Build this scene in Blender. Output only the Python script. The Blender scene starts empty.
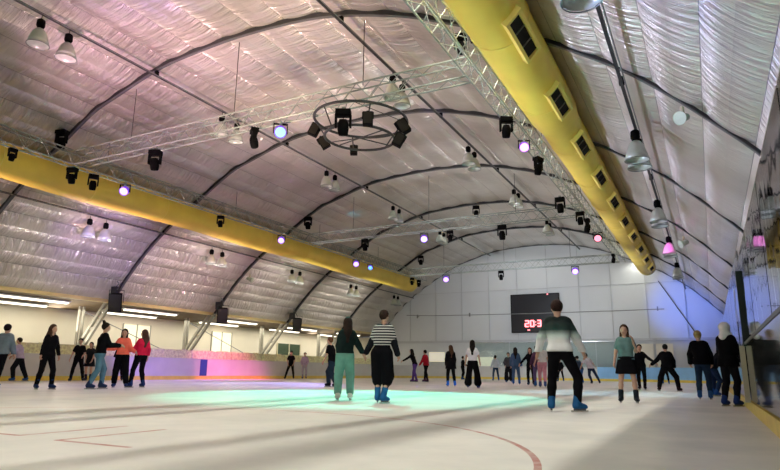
import bpy, bmesh, math, random
import numpy as np
from mathutils import Vector, Matrix
random.seed(4)
R = math.radians
PI = math.pi
S = bpy.context.scene
COL = S.collection

# ------------------------------------------------------------------ camera, world, light, exposure
cam_d = bpy.data.cameras.new('camera'); cam = bpy.data.objects.new('camera', cam_d); COL.objects.link(cam)
cam_d.sensor_fit = 'HORIZONTAL'; cam_d.sensor_width = 36.0; cam_d.lens = 600.0/780.0*36.0
cam_d.clip_start = 0.05; cam_d.clip_end = 300
_vy = Vector((322, 140.3, 600)).normalized()
_vx = -Vector((-1170, 121, 600)); _vx.normalize(); _vx = (_vx - _vy*_vx.dot(_vy)).normalized()
_vz = _vx.cross(_vy)
if _vz.y > 0: _vz = -_vz
# columns of cam<-world are vx, vy, vz (camera axes: x right, y down, z forward)
right = Vector((_vx.x, _vy.x, _vz.x)); down = Vector((_vx.y, _vy.y, _vz.y)); fwd = Vector((_vx.z, _vy.z, _vz.z))
m = Matrix.Identity(4)
for i in range(3):
    m[i][0] = right[i]; m[i][1] = -down[i]; m[i][2] = -fwd[i]
m[2][3] = 0.6
cam.matrix_world = m
S.camera = cam
S.view_settings.view_transform = 'Standard'; S.view_settings.look = 'None'
S.view_settings.gamma = 1.0; S.view_settings.use_curve_mapping = False
S.view_settings.exposure = 0.0

W = bpy.data.worlds.new('world'); S.world = W; W.use_nodes = True
W.node_tree.nodes['Background'].inputs[0].default_value = (0.85, 0.88, 1.0, 1)
W.node_tree.nodes['Background'].inputs[1].default_value = 0.1

def light(kind, loc, target, energy, color, **kw):
    d = bpy.data.lights.new('hall_light', kind); d.energy = energy; d.color = color
    for k, v in kw.items(): setattr(d, k, v)
    o = bpy.data.objects.new('hall_light', d); COL.objects.link(o); o.location = loc
    v = Vector(target) - Vector(loc)
    o.rotation_euler = v.to_track_quat('-Z', 'Y').to_euler()
    return o
WARM = (1.0, 0.97, 0.84)
# added area strips, no fixtures, above the right-hand truss; the near duct throws their shadow along the right board
for y, e in ((-2, 430), (4, 470), (10, 330), (16, 160), (22, 70), (28, 50), (34, 50), (40, 50), (46, 80), (52, 110)):
    light('AREA', (-5.06, y, 10.05), (-5.06, y, 0), e, WARM, shape='RECTANGLE', size=0.04, size_y=5.8)
# added soft fill under the roof crown, no fixtures
for y, e in ((16, 15), (29, 20), (42, 60), (52, 120)):
    light('AREA', (-14, y, 11.5), (-15, y, 0), e, (1.0, 0.97, 0.92), shape='RECTANGLE', size=2.0, size_y=8.0)
# low warm light spilling out of the side annex onto the lower roof
for y in (8, 22, 36, 48):
    light('AREA', (-31.0, y, 1.6), (-26, y, 7.5), 230, (1.0, 0.90, 0.74), shape='RECTANGLE', size=1.0, size_y=12)
def wash(loc, tgt, e, c, deg=70, blend=1.0, r=0.15):
    light('SPOT', loc, tgt, e, c, spot_size=R(deg), spot_blend=blend, shadow_soft_size=r)
PINK = (1.0, 0.58, 0.66); VIO = (0.50, 0.30, 1.0); LAV = (0.68, 0.70, 1.0); BLU = (0.10, 0.22, 1.0); TEAL = (0.10, 1.0, 0.66)
# spots added in mid-air, no fixtures, to tint and lift roof and end wall
for y, e, c in ((5, 1800, (1.0, .80, .66)), (11, 4300, (1.0, .66, .70)), (18, 4800, (1.0, .62, .66)), (26, 3600, (1.0, .80, .78)), (34, 3000, (1.0, .94, .88)), (43, 3000, (1.0, .97, .92))):
    wash((-29.3, y, 3.5), (-16.5, y+2, 12), e, c, 62, .9, .12)
wash((-19, 15, 4.0), (-27.6, 20, 6.9), 3800, VIO, 38)
wash((-19, 23, 4.0), (-27.8, 26, 6.7), 1700, (1.0, .52, .62), 52)
for y, e in ((9, 1000), (17, 1200), (25, 1350), (33, 1350), (42, 1350)):
    wash((-21.0, y, 1.8), (-27.8, y+1.5, 6.6), e, (1.0, .90, .82), 62, .9)
wash((-12, 10, 3.0), (-12.5, 16, 12), 6500, (1.0, .72, .54), 62)
wash((-15, 9, 3.0), (-18, 14, 12), 7000, (1.0, .52, .66), 52)
wash((-14, 17, 3.0), (-17, 21, 12), 4200, (1.0, .72, .62), 60)
wash((-17, 12, 4.0), (-15, 10.5, 12), 900, VIO, 42)
wash((-13, 29, 3.0), (-11, 34, 12), 1800, (.97, .95, 1.0), 95)
wash((-14, 19, 3.0), (-10, 24, 12), 1300, (1.0, .95, .92), 90)
for y, e in ((9, 2300), (16, 2700), (24, 2600), (33, 2600), (43, 2800)):
    wash((-10.0, y-2, 2.5), (-0.6, y, 7.6), e, LAV, 66, .8)
wash((-6.2, 8, 5.0), (0.6, 10.5, 6.3), 1200, (.25, .35, 1.0), 38)
wash((-7, 44, 6.0), (-1.0, 55, 6.2), 6000, BLU, 36)
wash((-12, 40, 5), (-13, 55, 8), 2600, (.80, .88, 1.0), 100)
# beams on roof, ice and boards
wash((-10.0, 16.0, 9.0), (-9.9, 23.5, 12.0), 900, BLU, 13)
wash((-12.0, 15.2, 9.0), (-11.1, 25.2, 12.2), 900, BLU, 10)
wash((-20.0, 31.4, 8.9), (-20.8, 34.2, 11.2), 500, (.2, .75, 1.0), 20)
wash((-2.9, 29.0, 7.1), (.85, 35.5, 5.9), 1500, (1.0, .12, .75), 24)
wash((-5.0, 19.6, 8.2), (-1.3, 17.4, 6.6), 260, (1.0, .12, .75), 13)
wash((-9.2, 15.5, 7.0), (-8.1, 13.6, 0), 4200, (.08, .78, .58), 68, .25)
wash((-14.2, 31.4, 8.2), (-10.8, 22.8, 0), 26000, (.08, .10, 1.0), 36, .4)
wash((-18.9, 30, 8.2), (-17.5, 20, 0), 8000, (.35, .28, 1.0), 46, .8)
wash((-22.0, 17.1, 8.2), (-25.9, 24.0, .4), 7500, (.42, .20, 1.0), 40, .6)
wash((-22.0, 26.3, 8.2), (-25.9, 28.8, .4), 6000, (1.0, .16, .50), 44, .8)
wash((-12.6, 31.4, 8.2), (-9, 33, 0), 3500, (1.0, .50, .75), 75, .9)
wash((-8.4, 46.2, 8.2), (-4.0, 52.0, 0), 2500, (.25, .45, 1.0), 70, .9)
wash((-5.1, 18.5, 8.2), (-3.2, 21.0, 0), 1500, (.35, .75, 1.0), 50, .8)

# ------------------------------------------------------------------ materials
def mat(name, col, rough=0.6, metal=0.0, emit=None, estr=1.0, bump=0.0, bscale=20.0, var=0.0, vscale=3.0, spec=0.5):
    mt = bpy.data.materials.new(name); mt.use_nodes = True
    nt = mt.node_tree; b = nt.nodes['Principled BSDF']
    b.inputs['Base Color'].default_value = (*col, 1); b.inputs['Roughness'].default_value = rough
    b.inputs['Metallic'].default_value = metal; b.inputs['Specular IOR Level'].default_value = spec
    if emit:
        b.inputs['Emission Color'].default_value = (*emit, 1); b.inputs['Emission Strength'].default_value = estr
    tc = nt.nodes.new('ShaderNodeTexCoord')
    if var:
        n = nt.nodes.new('ShaderNodeTexNoise'); n.inputs['Scale'].default_value = vscale; n.inputs['Detail'].default_value = 4
        nt.links.new(tc.outputs['Object'], n.inputs['Vector'])
        r = nt.nodes.new('ShaderNodeValToRGB')
        r.color_ramp.elements[0].position = .3; r.color_ramp.elements[1].position = .7
        r.color_ramp.elements[0].color = (*[max(0, c*(1-var)) for c in col], 1)
        r.color_ramp.elements[1].color = (*[min(1, c*(1+var)) for c in col], 1)
        nt.links.new(n.outputs['Fac'], r.inputs[0]); nt.links.new(r.outputs[0], b.inputs['Base Color'])
    if bump:
        n = nt.nodes.new('ShaderNodeTexNoise'); n.inputs['Scale'].default_value = bscale; n.inputs['Detail'].default_value = 3
        nt.links.new(tc.outputs['Object'], n.inputs['Vector'])
        bp = nt.nodes.new('ShaderNodeBump'); bp.inputs['Strength'].default_value = bump; bp.inputs['Distance'].default_value = .02
        nt.links.new(n.outputs['Fac'], bp.inputs['Height']); nt.links.new(bp.outputs[0], b.inputs['Normal'])
    return mt
_cl = {}
def cloth(col, rough=0.85):
    k = tuple(col)
    if k not in _cl: _cl[k] = mat('cloth', col, rough, bump=.3, bscale=30, var=.12, vscale=8, spec=.06)
    return _cl[k]

M_alu = mat('aluminium', (.29, .33, .31), .5, .3, var=.08)
M_steel = mat('painted steel', (.026, .028, .032), .5, .2, var=.2)
M_black = mat('black housing', (.003, .003, .0035), .7, var=.2, spec=.05)
M_cable = mat('black cable', (.03, .03, .03), .7)
M_cable2 = mat('grey conduit', (.16, .17, .17), .6)
M_shade = mat('lamp reflector', (.52, .57, .52), .3, .1, var=.06)
M_rim = mat('lamp rim', (.25, .28, .26), .4, .5)
M_duct = mat('yellow duct', (.74, .55, .07), .5, bump=.25, bscale=1.6, var=.10, vscale=.7)
M_ductf = mat('yellow duct frame', (.80, .63, .13), .5, var=.06)
M_grille = mat('dark grille', (.016, .014, .012), .7, var=.2, spec=.1)
M_slat = mat('grille slat', (.10, .09, .07), .5)
M_white = mat('white panel', (.60, .63, .65), .55, var=.03, vscale=.4)
M_rod = mat('grey rod', (.20, .21, .22), .5)
M_seam = mat('panel joint', (.49, .51, .53), .6, var=.05)
M_annex = mat('cream wall', (.78, .74, .62), .7, var=.05, vscale=.5)
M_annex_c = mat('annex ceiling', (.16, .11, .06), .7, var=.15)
M_fascia = mat('yellowed fascia', (.68, .56, .27), .6, var=.10, vscale=1.5)
M_col = mat('column paint', (.36, .35, .30), .5, .1, var=.06)
M_floor = mat('rubber floor', (.10, .10, .10), .8, var=.15)
M_board = mat('rink board', (.60, .61, .60), .35, var=.06, vscale=1.2)
M_boardblue = mat('blue board', (.26, .54, .88), .35, var=.05)
M_navy = mat('navy panel', (.03, .07, .28), .4)
M_kick = mat('yellow kick strip', (.80, .62, .12), .45, var=.08)
M_tube = mat('fluorescent tube', (.9, .9, .85), .5, emit=(1.0, .90, .70), estr=3.0)
M_net = mat('pale yellow netting', (.86, .78, .48), .8, bump=.8, bscale=14, var=.28, vscale=9)
M_post = mat('dark stanchion', (.03, .045, .035), .35, .3)
M_cream = mat('cream stanchion', (.62, .58, .42), .4, .1)
M_chrome = mat('chrome strip', (.75, .76, .74), .2, .8)
M_rboard = mat('glossy dark board', (.05, .06, .06), .05, var=.2, vscale=1.5, spec=.7)

M_glass = bpy.data.materials.new('safety glass'); M_glass.use_nodes = True
nt = M_glass.node_tree; nt.nodes.clear()
o_ = nt.nodes.new('ShaderNodeOutputMaterial'); mx = nt.nodes.new('ShaderNodeMixShader')
tr = nt.nodes.new('ShaderNodeBsdfTransparent'); tr.inputs[0].default_value = (.90, .94, .92, 1)
gl = nt.nodes.new('ShaderNodeBsdfGlossy'); gl.inputs[0].default_value = (.95, .95, .95, 1); gl.inputs['Roughness'].default_value = .03
fr = nt.nodes.new('ShaderNodeFresnel'); fr.inputs[0].default_value = 1.5
nz = nt.nodes.new('ShaderNodeTexNoise'); nz.inputs['Scale'].default_value = .9
tc = nt.nodes.new('ShaderNodeTexCoord'); bp = nt.nodes.new('ShaderNodeBump'); bp.inputs['Strength'].default_value = .15; bp.inputs['Distance'].default_value = .05
nt.links.new(tc.outputs['Object'], nz.inputs['Vector']); nt.links.new(nz.outputs[0], bp.inputs['Height'])
nt.links.new(bp.outputs[0], gl.inputs['Normal'])
nt.links.new(fr.outputs[0], mx.inputs[0]); nt.links.new(tr.outputs[0], mx.inputs[1]); nt.links.new(gl.outputs[0], mx.inputs[2]); nt.links.new(mx.outputs[0], o_.inputs[0])

# ------------------------------------------------------------------ mesh helpers
class MB:
    def __init__(s): s.v = []; s.f = []
    def add(s, vs, fs):
        n = len(s.v); s.v += [tuple(v) for v in vs]; s.f += [tuple(i+n for i in f) for f in fs]; return s
    def box(s, c, d, rot=None):
        x, y, z = [k/2 for k in d]
        vs = [Vector((a, b, e)) for a in (-x, x) for b in (-y, y) for e in (-z, z)]
        if rot is not None: vs = [rot @ v for v in vs]
        vs = [v+Vector(c) for v in vs]
        return s.add(vs, [(0, 1, 3, 2), (4, 6, 7, 5), (0, 4, 5, 1), (2, 3, 7, 6), (0, 2, 6, 4), (1, 5, 7, 3)])
    def tube(s, pts, r, n=8, closed=False, square=False, caps=True):
        pts = [Vector(p) for p in pts]; k = len(pts)
        rs = r if isinstance(r, (list, tuple)) else [r]*k
        vs = []; ref = None
        for i, p in enumerate(pts):
            if closed: t = pts[(i+1) % k]-pts[i-1]
            else: t = pts[min(i+1, k-1)]-pts[max(i-1, 0)]
            t.normalize()
            if ref is None:
                ref = Vector((0, 0, 1)) if abs(t.z) < .9 else Vector((1, 0, 0))
            u = t.cross(ref).normalized(); w = u.cross(t).normalized(); ref = w
            for j in range(n):
                a = 2*PI*j/n+(PI/4 if n == 4 else 0)
                vs.append(p+(u*math.cos(a)+w*math.sin(a))*rs[i])
        fs = []
        for i in range(k if closed else k-1):
            i2 = (i+1) % k
            for j in range(n):
                j2 = (j+1) % n
                fs.append((i*n+j, i*n+j2, i2*n+j2, i2*n+j))
        if not closed and caps: fs += [tuple(range(n))[::-1], tuple((k-1)*n+j for j in range(n))]
        return s.add(vs, fs)
    def lathe(s, prof, c=(0, 0, 0), n=20, rot=None):
        vs = []; fs = []
        for (r, z) in prof:
            for j in range(n):
                a = 2*PI*j/n; v = Vector((r*math.cos(a), r*math.sin(a), z))
                if rot is not None: v = rot @ v
                vs.append(v+Vector(c))
        for i in range(len(prof)-1):
            for j in range(n):
                j2 = (j+1) % n; fs.append((i*n+j, i*n+j2, (i+1)*n+j2, (i+1)*n+j))
        return s.add(vs, fs)
    def build(s, name, m, parent=None, smooth=False):
        me = bpy.data.meshes.new(name); me.from_pydata(s.v, [], s.f); me.update()
        bm = bmesh.new(); bm.from_mesh(me); bmesh.ops.recalc_face_normals(bm, faces=bm.faces); bm.to_mesh(me); bm.free()
        me.materials.append(m)
        if smooth: me.shade_smooth()
        o = bpy.data.objects.new(name, me); COL.objects.link(o)
        if parent is not None: o.parent = parent
        return o
def tag(o, label=None, cat=None, group=None, kind=None):
    if label: o['label'] = label
    if cat: o['category'] = cat
    if group: o['group'] = group
    if kind: o['kind'] = kind
    return o
def empty(name, loc, rot=(0, 0, 0)):
    o = bpy.data.objects.new(name, None); COL.objects.link(o); o.location = loc; o.rotation_euler = rot
    o.empty_display_size = .2
    return o
def struct(name, mb, m, smooth=False):
    o = mb.build(name, m, None, smooth); o['kind'] = 'structure'; return o
def copy_tree(o, parent=None):
    c = o.copy(); COL.objects.link(c)
    if parent is not None: c.parent = parent
    for ch in list(o.children): copy_tree(ch, c)
    return c

# ------------------------------------------------------------------ the hall profile (cross-section, x to z)
PROF = [(-29.9, 4.3), (-28.7, 5.8), (-27.2, 7.3), (-25.5, 8.6), (-23.4, 9.87), (-21.5, 10.92), (-20.3, 11.3), (-17.95, 12.0), (-16.2, 12.22),
        (-13.9, 12.35), (-11.4, 12.25), (-9.6, 11.98), (-7.3, 11.3), (-5.6, 10.52), (-3.4, 9.45), (-2.2, 8.7), (-1.1, 7.9), (0, 6.88), (.7, 6.15), (1.4, 5.4), (2.1, 4.4)]
def prof_curve(n=400):
    p = [Vector((a, b)) for a, b in PROF]; out = []
    k = len(p)
    for i in range(k-1):
        p0 = p[max(i-1, 0)]; p1 = p[i]; p2 = p[i+1]; p3 = p[min(i+2, k-1)]
        for j in range(20):
            t = j/20
            out.append(.5*((2*p1)+(-p0+p2)*t+(2*p0-5*p1+4*p2-p3)*t*t+(-p0+3*p1-3*p2+p3)*t**3))
    out.append(p[-1])
    for _ in range(30):
        out = [out[0]]+[(out[i-1]+out[i]*2+out[i+1])/4 for i in range(1, len(out)-1)]+[out[-1]]
    return out
PC = prof_curve()
AL = [0.0]
for i in range(1, len(PC)): AL.append(AL[-1]+(PC[i]-PC[i-1]).length)
LT = AL[-1]
def at_arc(s):
    s = max(0, min(LT-1e-6, s))
    lo = int(np.searchsorted(AL, s, side='right'))-1; lo = min(lo, len(PC)-2)
    t = (s-AL[lo])/(AL[lo+1]-AL[lo]+1e-9); return PC[lo].lerp(PC[lo+1], t)
def roof_z(x):
    return float(np.interp(x, [p.x for p in PC], [p.y for p in PC]))
Y0, Y1 = -6.0, 55.0
RIBS = [6.35, 14.5, 22.7, 30.8, 38.9, 47.1]

# roof membrane: quilted strips running the length of the hall
def roof():
    n = round(LT/1.36); step = LT/n; sub = 8
    ys = list(np.arange(Y0, Y1, 2.0))+[Y1]
    vs = []; uv = []
    rows = []
    for i in range(n*sub+1):
        s = i*step/sub; p = at_arc(s); q = at_arc(s+.05)-at_arc(s-.05); q.normalize(); nrm = Vector((q.y, -q.x))
        ph = (i % sub)/sub; sag = (.11+.10*max(0, min(1, (9*step-s)/(5*step))))*math.sin(PI*ph)**.7 if ph else 0
        rows.append((p.x+nrm.x*sag, p.y+nrm.y*sag, s))
    for (x, z, s) in rows:
        for y in ys: vs.append((x, y, z)); uv.append((s/step, y))
    m_ = len(ys); fs = []
    for i in range(len(rows)-1):
        for j in range(m_-1): fs.append((i*m_+j, i*m_+j+1, (i+1)*m_+j+1, (i+1)*m_+j))
    me = bpy.data.meshes.new('ceiling'); me.from_pydata(vs, [], fs)
    l = me.uv_layers.new(name='UVMap')
    for lp in me.loops: l.data[lp.index].uv = uv[lp.vertex_index]
    me.shade_smooth()
    for e in me.edges: pass
    # keep the seams crisp
    at = me.attributes.new('sharp_edge', 'BOOLEAN', 'EDGE')
    vals = [False]*len(me.edges)
    for k, e in enumerate(me.edges):
        a, b = e.vertices
        if a//m_ == b//m_ and (a//m_) % sub == 0: vals[k] = True
    at.data.foreach_set('value', vals)
    mt = bpy.data.materials.new('quilted foil membrane'); mt.use_nodes = True; nt = mt.node_tree; b = nt.nodes['Principled BSDF']
    b.inputs['Roughness'].default_value = .33; b.inputs['Metallic'].default_value = .7
    uvn = nt.nodes.new('ShaderNodeUVMap'); uvn.uv_map = 'UVMap'
    mp = nt.nodes.new('ShaderNodeMapping'); mp.inputs['Scale'].default_value = (.9, 5.5, 1); mp.inputs['Rotation'].default_value = (0, 0, R(8))
    nz = nt.nodes.new('ShaderNodeTexNoise'); nz.inputs['Scale'].default_value = 1.0; nz.inputs['Detail'].default_value = 5; nz.inputs['Roughness'].default_value = .6
    nz.inputs['Distortion'].default_value = .2
    nt.links.new(uvn.outputs[0], mp.inputs[0]); nt.links.new(mp.outputs[0], nz.inputs['Vector'])
    # fade so that wrinkles gather by one seam of each strip
    sx = nt.nodes.new('ShaderNodeSeparateXYZ'); nt.links.new(uvn.outputs[0], sx.inputs[0])
    frc = nt.nodes.new('ShaderNodeMath'); frc.operation = 'FRACT'; nt.links.new(sx.outputs[0], frc.inputs[0])
    rp = nt.nodes.new('ShaderNodeValToRGB'); e = rp.color_ramp.elements
    e[0].position = 0; e[0].color = (1, 1, 1, 1); e[1].position = 1; e[1].color = (.75, .75, .75, 1); x = rp.color_ramp.elements.new(.55); x.color = (.25, .25, .25, 1)
    nt.links.new(frc.outputs[0], rp.inputs[0])
    mu = nt.nodes.new('ShaderNodeMath'); mu.operation = 'MULTIPLY'; nt.links.new(nz.outputs[0], mu.inputs[0]); nt.links.new(rp.outputs[0], mu.inputs[1])
    mr = nt.nodes.new('ShaderNodeMapRange'); mr.inputs[1].default_value = 6; mr.inputs[2].default_value = 14; mr.inputs[3].default_value = 3.4; mr.inputs[4].default_value = 1.15; nt.links.new(sx.outputs[0], mr.inputs[0])
    m2 = nt.nodes.new('ShaderNodeMath'); m2.operation = 'MULTIPLY'; nt.links.new(mu.outputs[0], m2.inputs[0]); nt.links.new(mr.outputs[0], m2.inputs[1]); mu = m2
    bp = nt.nodes.new('ShaderNodeBump'); bp.inputs['Strength'].default_value = 1.0; bp.inputs['Distance'].default_value = .16
    nt.links.new(mu.outputs[0], bp.inputs['Height']); nt.links.new(bp.outputs[0], b.inputs['Normal'])
    # narrow stitched seam + grime patches
    lt = nt.nodes.new('ShaderNodeMath'); lt.operation = 'LESS_THAN'; lt.inputs[1].default_value = .02; nt.links.new(frc.outputs[0], lt.inputs[0])
    n2 = nt.nodes.new('ShaderNodeTexNoise'); n2.inputs['Scale'].default_value = .35; n2.inputs['Detail'].default_value = 3
    nt.links.new(uvn.outputs[0], n2.inputs['Vector'])
    cr = nt.nodes.new('ShaderNodeValToRGB'); c = cr.color_ramp.elements
    c[0].position = .3; c[0].color = (.58, .54, .48, 1); c[1].position = .65; c[1].color = (.76, .73, .68, 1)
    nt.links.new(n2.outputs[0], cr.inputs[0])
    mix = nt.nodes.new('ShaderNodeMix'); mix.data_type = 'RGBA'; nt.links.new(lt.outputs[0], mix.inputs[0]); nt.links.new(cr.outputs[0], mix.inputs[6])
    mix.inputs[7].default_value = (.22, .20, .19, 1); nt.links.new(mix.outputs[2], b.inputs['Base Color'])
    me.materials.append(mt)
    o = bpy.data.objects.new('ceiling', me); COL.objects.link(o); o['kind'] = 'structure'
roof()

# ------------------------------------------------------------------ ice and floor
def ice():
    XL, XR, YE, YN, rr = -26.0, .55, 54.5, -5.5, 6.0
    pts = []
    def arc(cx, cy, a0, a1):
        for k in range(13):
            a = R(a0+(a1-a0)*k/12); pts.append((cx+rr*math.cos(a), cy+rr*math.sin(a)))
    arc(XR-rr, YE-rr, 0, 90); arc(XL+rr, YE-rr, 90, 180)
    pts.append((XL, YN)); pts.append((XR, YN))
    mb = MB(); n = len(pts)
    mb.add([(x, y, 0) for x, y in pts]+[(x, y, -.15) for x, y in pts], [tuple(range(n)), tuple(range(2*n-1, n-1, -1))]+[(i, (i+1) % n, n+(i+1) % n, n+i) for i in range(n)])
    mt = bpy.data.materials.new('scuffed ice'); mt.use_nodes = True; nt = mt.node_tree; b = nt.nodes['Principled BSDF']
    b.inputs['Roughness'].default_value = .42; b.inputs['Specular IOR Level'].default_value = .35
    tc = nt.nodes.new('ShaderNodeTexCoord')
    def math_(op, a, b_=None, c_=None):
        n = nt.nodes.new('ShaderNodeMath'); n.operation = op
        for i, v in enumerate((a, b_, c_)):
            if v is None: continue
            if isinstance(v, (int, float)): n.inputs[i].default_value = v
            else: nt.links.new(v, n.inputs[i])
        return n.outputs[0]
    sx = nt.nodes.new('ShaderNodeSeparateXYZ'); nt.links.new(tc.outputs['Object'], sx.inputs[0])
    X, Y = sx.outputs[0], sx.outputs[1]
    nz = nt.nodes.new('ShaderNodeTexNoise'); nz.inputs['Scale'].default_value = .7; nz.inputs['Detail'].default_value = 8; nz.inputs['Roughness'].default_value = .62
    nt.links.new(tc.outputs['Object'], nz.inputs['Vector'])
    cr = nt.nodes.new('ShaderNodeValToRGB'); c = cr.color_ramp.elements
    c[0].position = .32; c[0].color = (.63, .63, .60, 1); c[1].position = .62; c[1].color = (.80, .78, .73, 1)
    nt.links.new(nz.outputs[0], cr.inputs[0])
    # face-off ring and hash marks frozen into the ice
    dx = math_('SUBTRACT', X, -5.5); dy = math_('SUBTRACT', Y, 3.0)
    rad = math_('SQRT', math_('ADD', math_('MULTIPLY', dx, dx), math_('MULTIPLY', dy, dy)))
    ring = math_('LESS_THAN', math_('ABSOLUTE', math_('SUBTRACT', rad, 4.58)), .026)
    def rect(x0, x1, y0, y1):
        a = math_('LESS_THAN', math_('ABSOLUTE', math_('SUBTRACT', X, (x0+x1)/2)), (x1-x0)/2)
        b_ = math_('LESS_THAN', math_('ABSOLUTE', math_('SUBTRACT', Y, (y0+y1)/2)), (y1-y0)/2)
        return math_('MULTIPLY', a, b_)
    w = .03
    mk = ring
    for q in [(-4.92-w, -4.92+w, 3.38, 4.56), (-4.92, -4.03, 3.40-w, 3.40+w), (-5.52-w, -5.52+w, 3.42, 4.6), (-6.4, -5.52, 3.44-w, 3.44+w),
              (-5.1-.9, -5.1, 2.95, 3.0)]:
        mk = math_('MAXIMUM', mk, rect(*q))
    n3 = nt.nodes.new('ShaderNodeTexNoise'); n3.inputs['Scale'].default_value = 5; nt.links.new(tc.outputs['Object'], n3.inputs['Vector'])
    mk = math_('MULTIPLY', mk, math_('MULTIPLY_ADD', n3.outputs[0], 1.5, .0))
    mix = nt.nodes.new('ShaderNodeMix'); mix.data_type = 'RGBA'; nt.links.new(mk, mix.inputs[0]); nt.links.new(cr.outputs[0], mix.inputs[6])
    mix.inputs[7].default_value = (.42, .13, .10, 1); nt.links.new(mix.outputs[2], b.inputs['Base Color'])
    # skate cuts
    mp = nt.nodes.new('ShaderNodeMapping'); mp.inputs['Scale'].default_value = (1, .25, 1); mp.inputs['Rotation'].default_value = (0, 0, R(25))
    n4 = nt.nodes.new('ShaderNodeTexNoise'); n4.inputs['Scale'].default_value = 14; n4.inputs['Detail'].default_value = 6
    nt.links.new(tc.outputs['Object'], mp.inputs[0]); nt.links.new(mp.outputs[0], n4.inputs['Vector'])
    bp = nt.nodes.new('ShaderNodeBump'); bp.inputs['Strength'].default_value = .35; bp.inputs['Distance'].default_value = .01
    nt.links.new(n4.outputs[0], bp.inputs['Height']); nt.links.new(bp.outputs[0], b.inputs['Normal'])
    struct('floor', mb, mt)
ice()
g = MB(); g.box((-16, 24.5, -.25), (44, 63, .16)); struct('floor_walkway', g, M_floor)

# ------------------------------------------------------------------ end wall, annex and side walls
def endwall():
    pts = [(p.x, p.y) for p in PC[::4]]
    pts = [(-29.9, 0)]+pts+[(2.1, 0)]
    n = len(pts); mb = MB()
    mb.add([(x, 55.05, z) for x, z in pts]+[(x, 55.3, z) for x, z in pts], [tuple(range(n)), tuple(range(2*n-1, n-1, -1))]+[(i, (i+1) % n, n+(i+1) % n, n+i) for i in range(n)])
    struct('wall_end', mb, M_white)
    k = 0
    for x in (-26.5, -23.7, -20.95, -18.2, -15.45, -12.65, -9.85, -7.15, -4.35, -1.4):
        k += 1
        b = MB(); z1 = roof_z(x)-.05; b.box((x, 55.0, (3.4+z1)/2), (.045, .06, z1-3.4)); struct('trim_%d' % k, b, M_seam)
    b = MB(); b.box((-14, 55.02, 8.2), (25.5, .05, .035)); struct('trim_11', b, M_seam)
    b = MB(); b.box((-14, 54.97, 3.45), (31, .12, .22)); struct('trim_12', b, M_seam)
endwall()
b = MB(); b.box((-34.1, 24.5, 1.9), (.2, 62, 4.2)); struct('wall_left', b, M_annex)
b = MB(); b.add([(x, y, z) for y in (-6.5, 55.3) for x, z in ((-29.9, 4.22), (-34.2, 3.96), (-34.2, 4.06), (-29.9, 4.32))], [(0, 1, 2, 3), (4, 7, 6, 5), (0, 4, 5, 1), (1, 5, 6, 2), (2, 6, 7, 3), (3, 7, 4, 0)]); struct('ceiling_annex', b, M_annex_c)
b = MB(); b.box((-32, 55.2, 1.9), (4.3, .2, 4.2)); struct('wall_annex_end', b, M_annex)
b = MB(); b.box((-29.85, 24.5, 4.33), (.16, 61, .34)); struct('trim_13', b, M_fascia)
b = MB(); b.box((4.3, 24.5, 2.3), (.2, 62, 4.8)); struct('wall_right', b, mat('grey wall', (.30, .30, .29), .7, var=.1))
b = MB(); b.box((3.2, 24.5, 4.62), (2.4, 62, .1)); struct('ceiling_corridor', b, M_white)

# annex strip lights
def strip_light():
    e = empty('strip_light', (0, 0, 0))
    MB().box((0, 0, .05), (.28, 4.2, .07)).build('housing', M_white, e)
    MB().box((-.07, 0, -.02), (.07, 4.0, .07)).build('tube', M_tube, e)
    MB().box((.07, 0, -.02), (.07, 4.0, .07)).build('tube', M_tube, e)
    return e
sl = strip_light(); k = 0
for x, nm in ((-31.0, 'front'), (-32.9, 'rear')):
    for i, y in enumerate((11.5, 19.0, 26.7, 34.8, 42.9, 50.5)):
        o = sl if k == 0 else copy_tree(sl); k += 1
        o.location = (x, y, 4.03-(-x-31)*.06); o.rotation_euler = (0, R(-3.4), 0)
        tag(o, 'fluorescent strip light, %s row of side annex, %s' % (nm,
            ('beyond the left frame edge', 'above the man in grey hoodie', 'above the woman in orange', 'behind the second leaning column', 'behind the third leaning column', 'closest to the end wall')[i]), 'strip light', 'strip lights in the side annex')
light('AREA', (-32, 20, 3.85), (-32, 20, 0), 640, (1, .92, .75), shape='RECTANGLE', size=2, size_y=28)
light('AREA', (-32, 43, 3.85), (-32, 43, 0), 500, (1, .92, .75), shape='RECTANGLE', size=2, size_y=18)

# ------------------------------------------------------------------ rink boards
def board_run(pts, name, label, mats, y_blue=None):
    """pts: plan polyline of the ice-side face (left-hand normal points away from the ice)"""
    e = empty(name, (pts[0][0], pts[0][1], 0)); L = Vector((pts[0][0], pts[0][1], 0))
    def band(z0, z1, t0, t1, m, nm, sub=pts):
        P = [Vector(p) for p in sub]; mb = MB(); ins = []; out = []
        for i in range(len(P)):
            d = (P[min(i+1, len(P)-1)]-P[max(i-1, 0)]).normalized(); nrm = Vector((-d.y, d.x))
            ins.append(P[i]+nrm*t0); out.append(P[i]+nrm*t1)
        vs = []
        for a, c in zip(ins, out): vs += [(a.x-L.x, a.y-L.y, z0), (c.x-L.x, c.y-L.y, z0), (c.x-L.x, c.y-L.y, z1), (a.x-L.x, a.y-L.y, z1)]
        fs = []
        for i in range(len(P)-1):
            for j in range(4): fs.append((i*4+j, i*4+(j+1) % 4, (i+1)*4+(j+1) % 4, (i+1)*4+j))
        k = 4*(len(P)-1); fs += [(0, 1, 2, 3), (k+3, k+2, k+1, k)]
        mb.add(vs, fs); return mb.build(nm, m, e)
    band(.2, 1.12, 0, .08, mats[0], 'panel'); band(0, .2 if pts[0][0] < 0 else .17, -.015, .08, M_kick, 'kick_strip'); band(1.12, 1.16, -.01, .1, mats[1], 'cap_rail')
    tag(e, label, 'rink board'); return e, band
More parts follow.
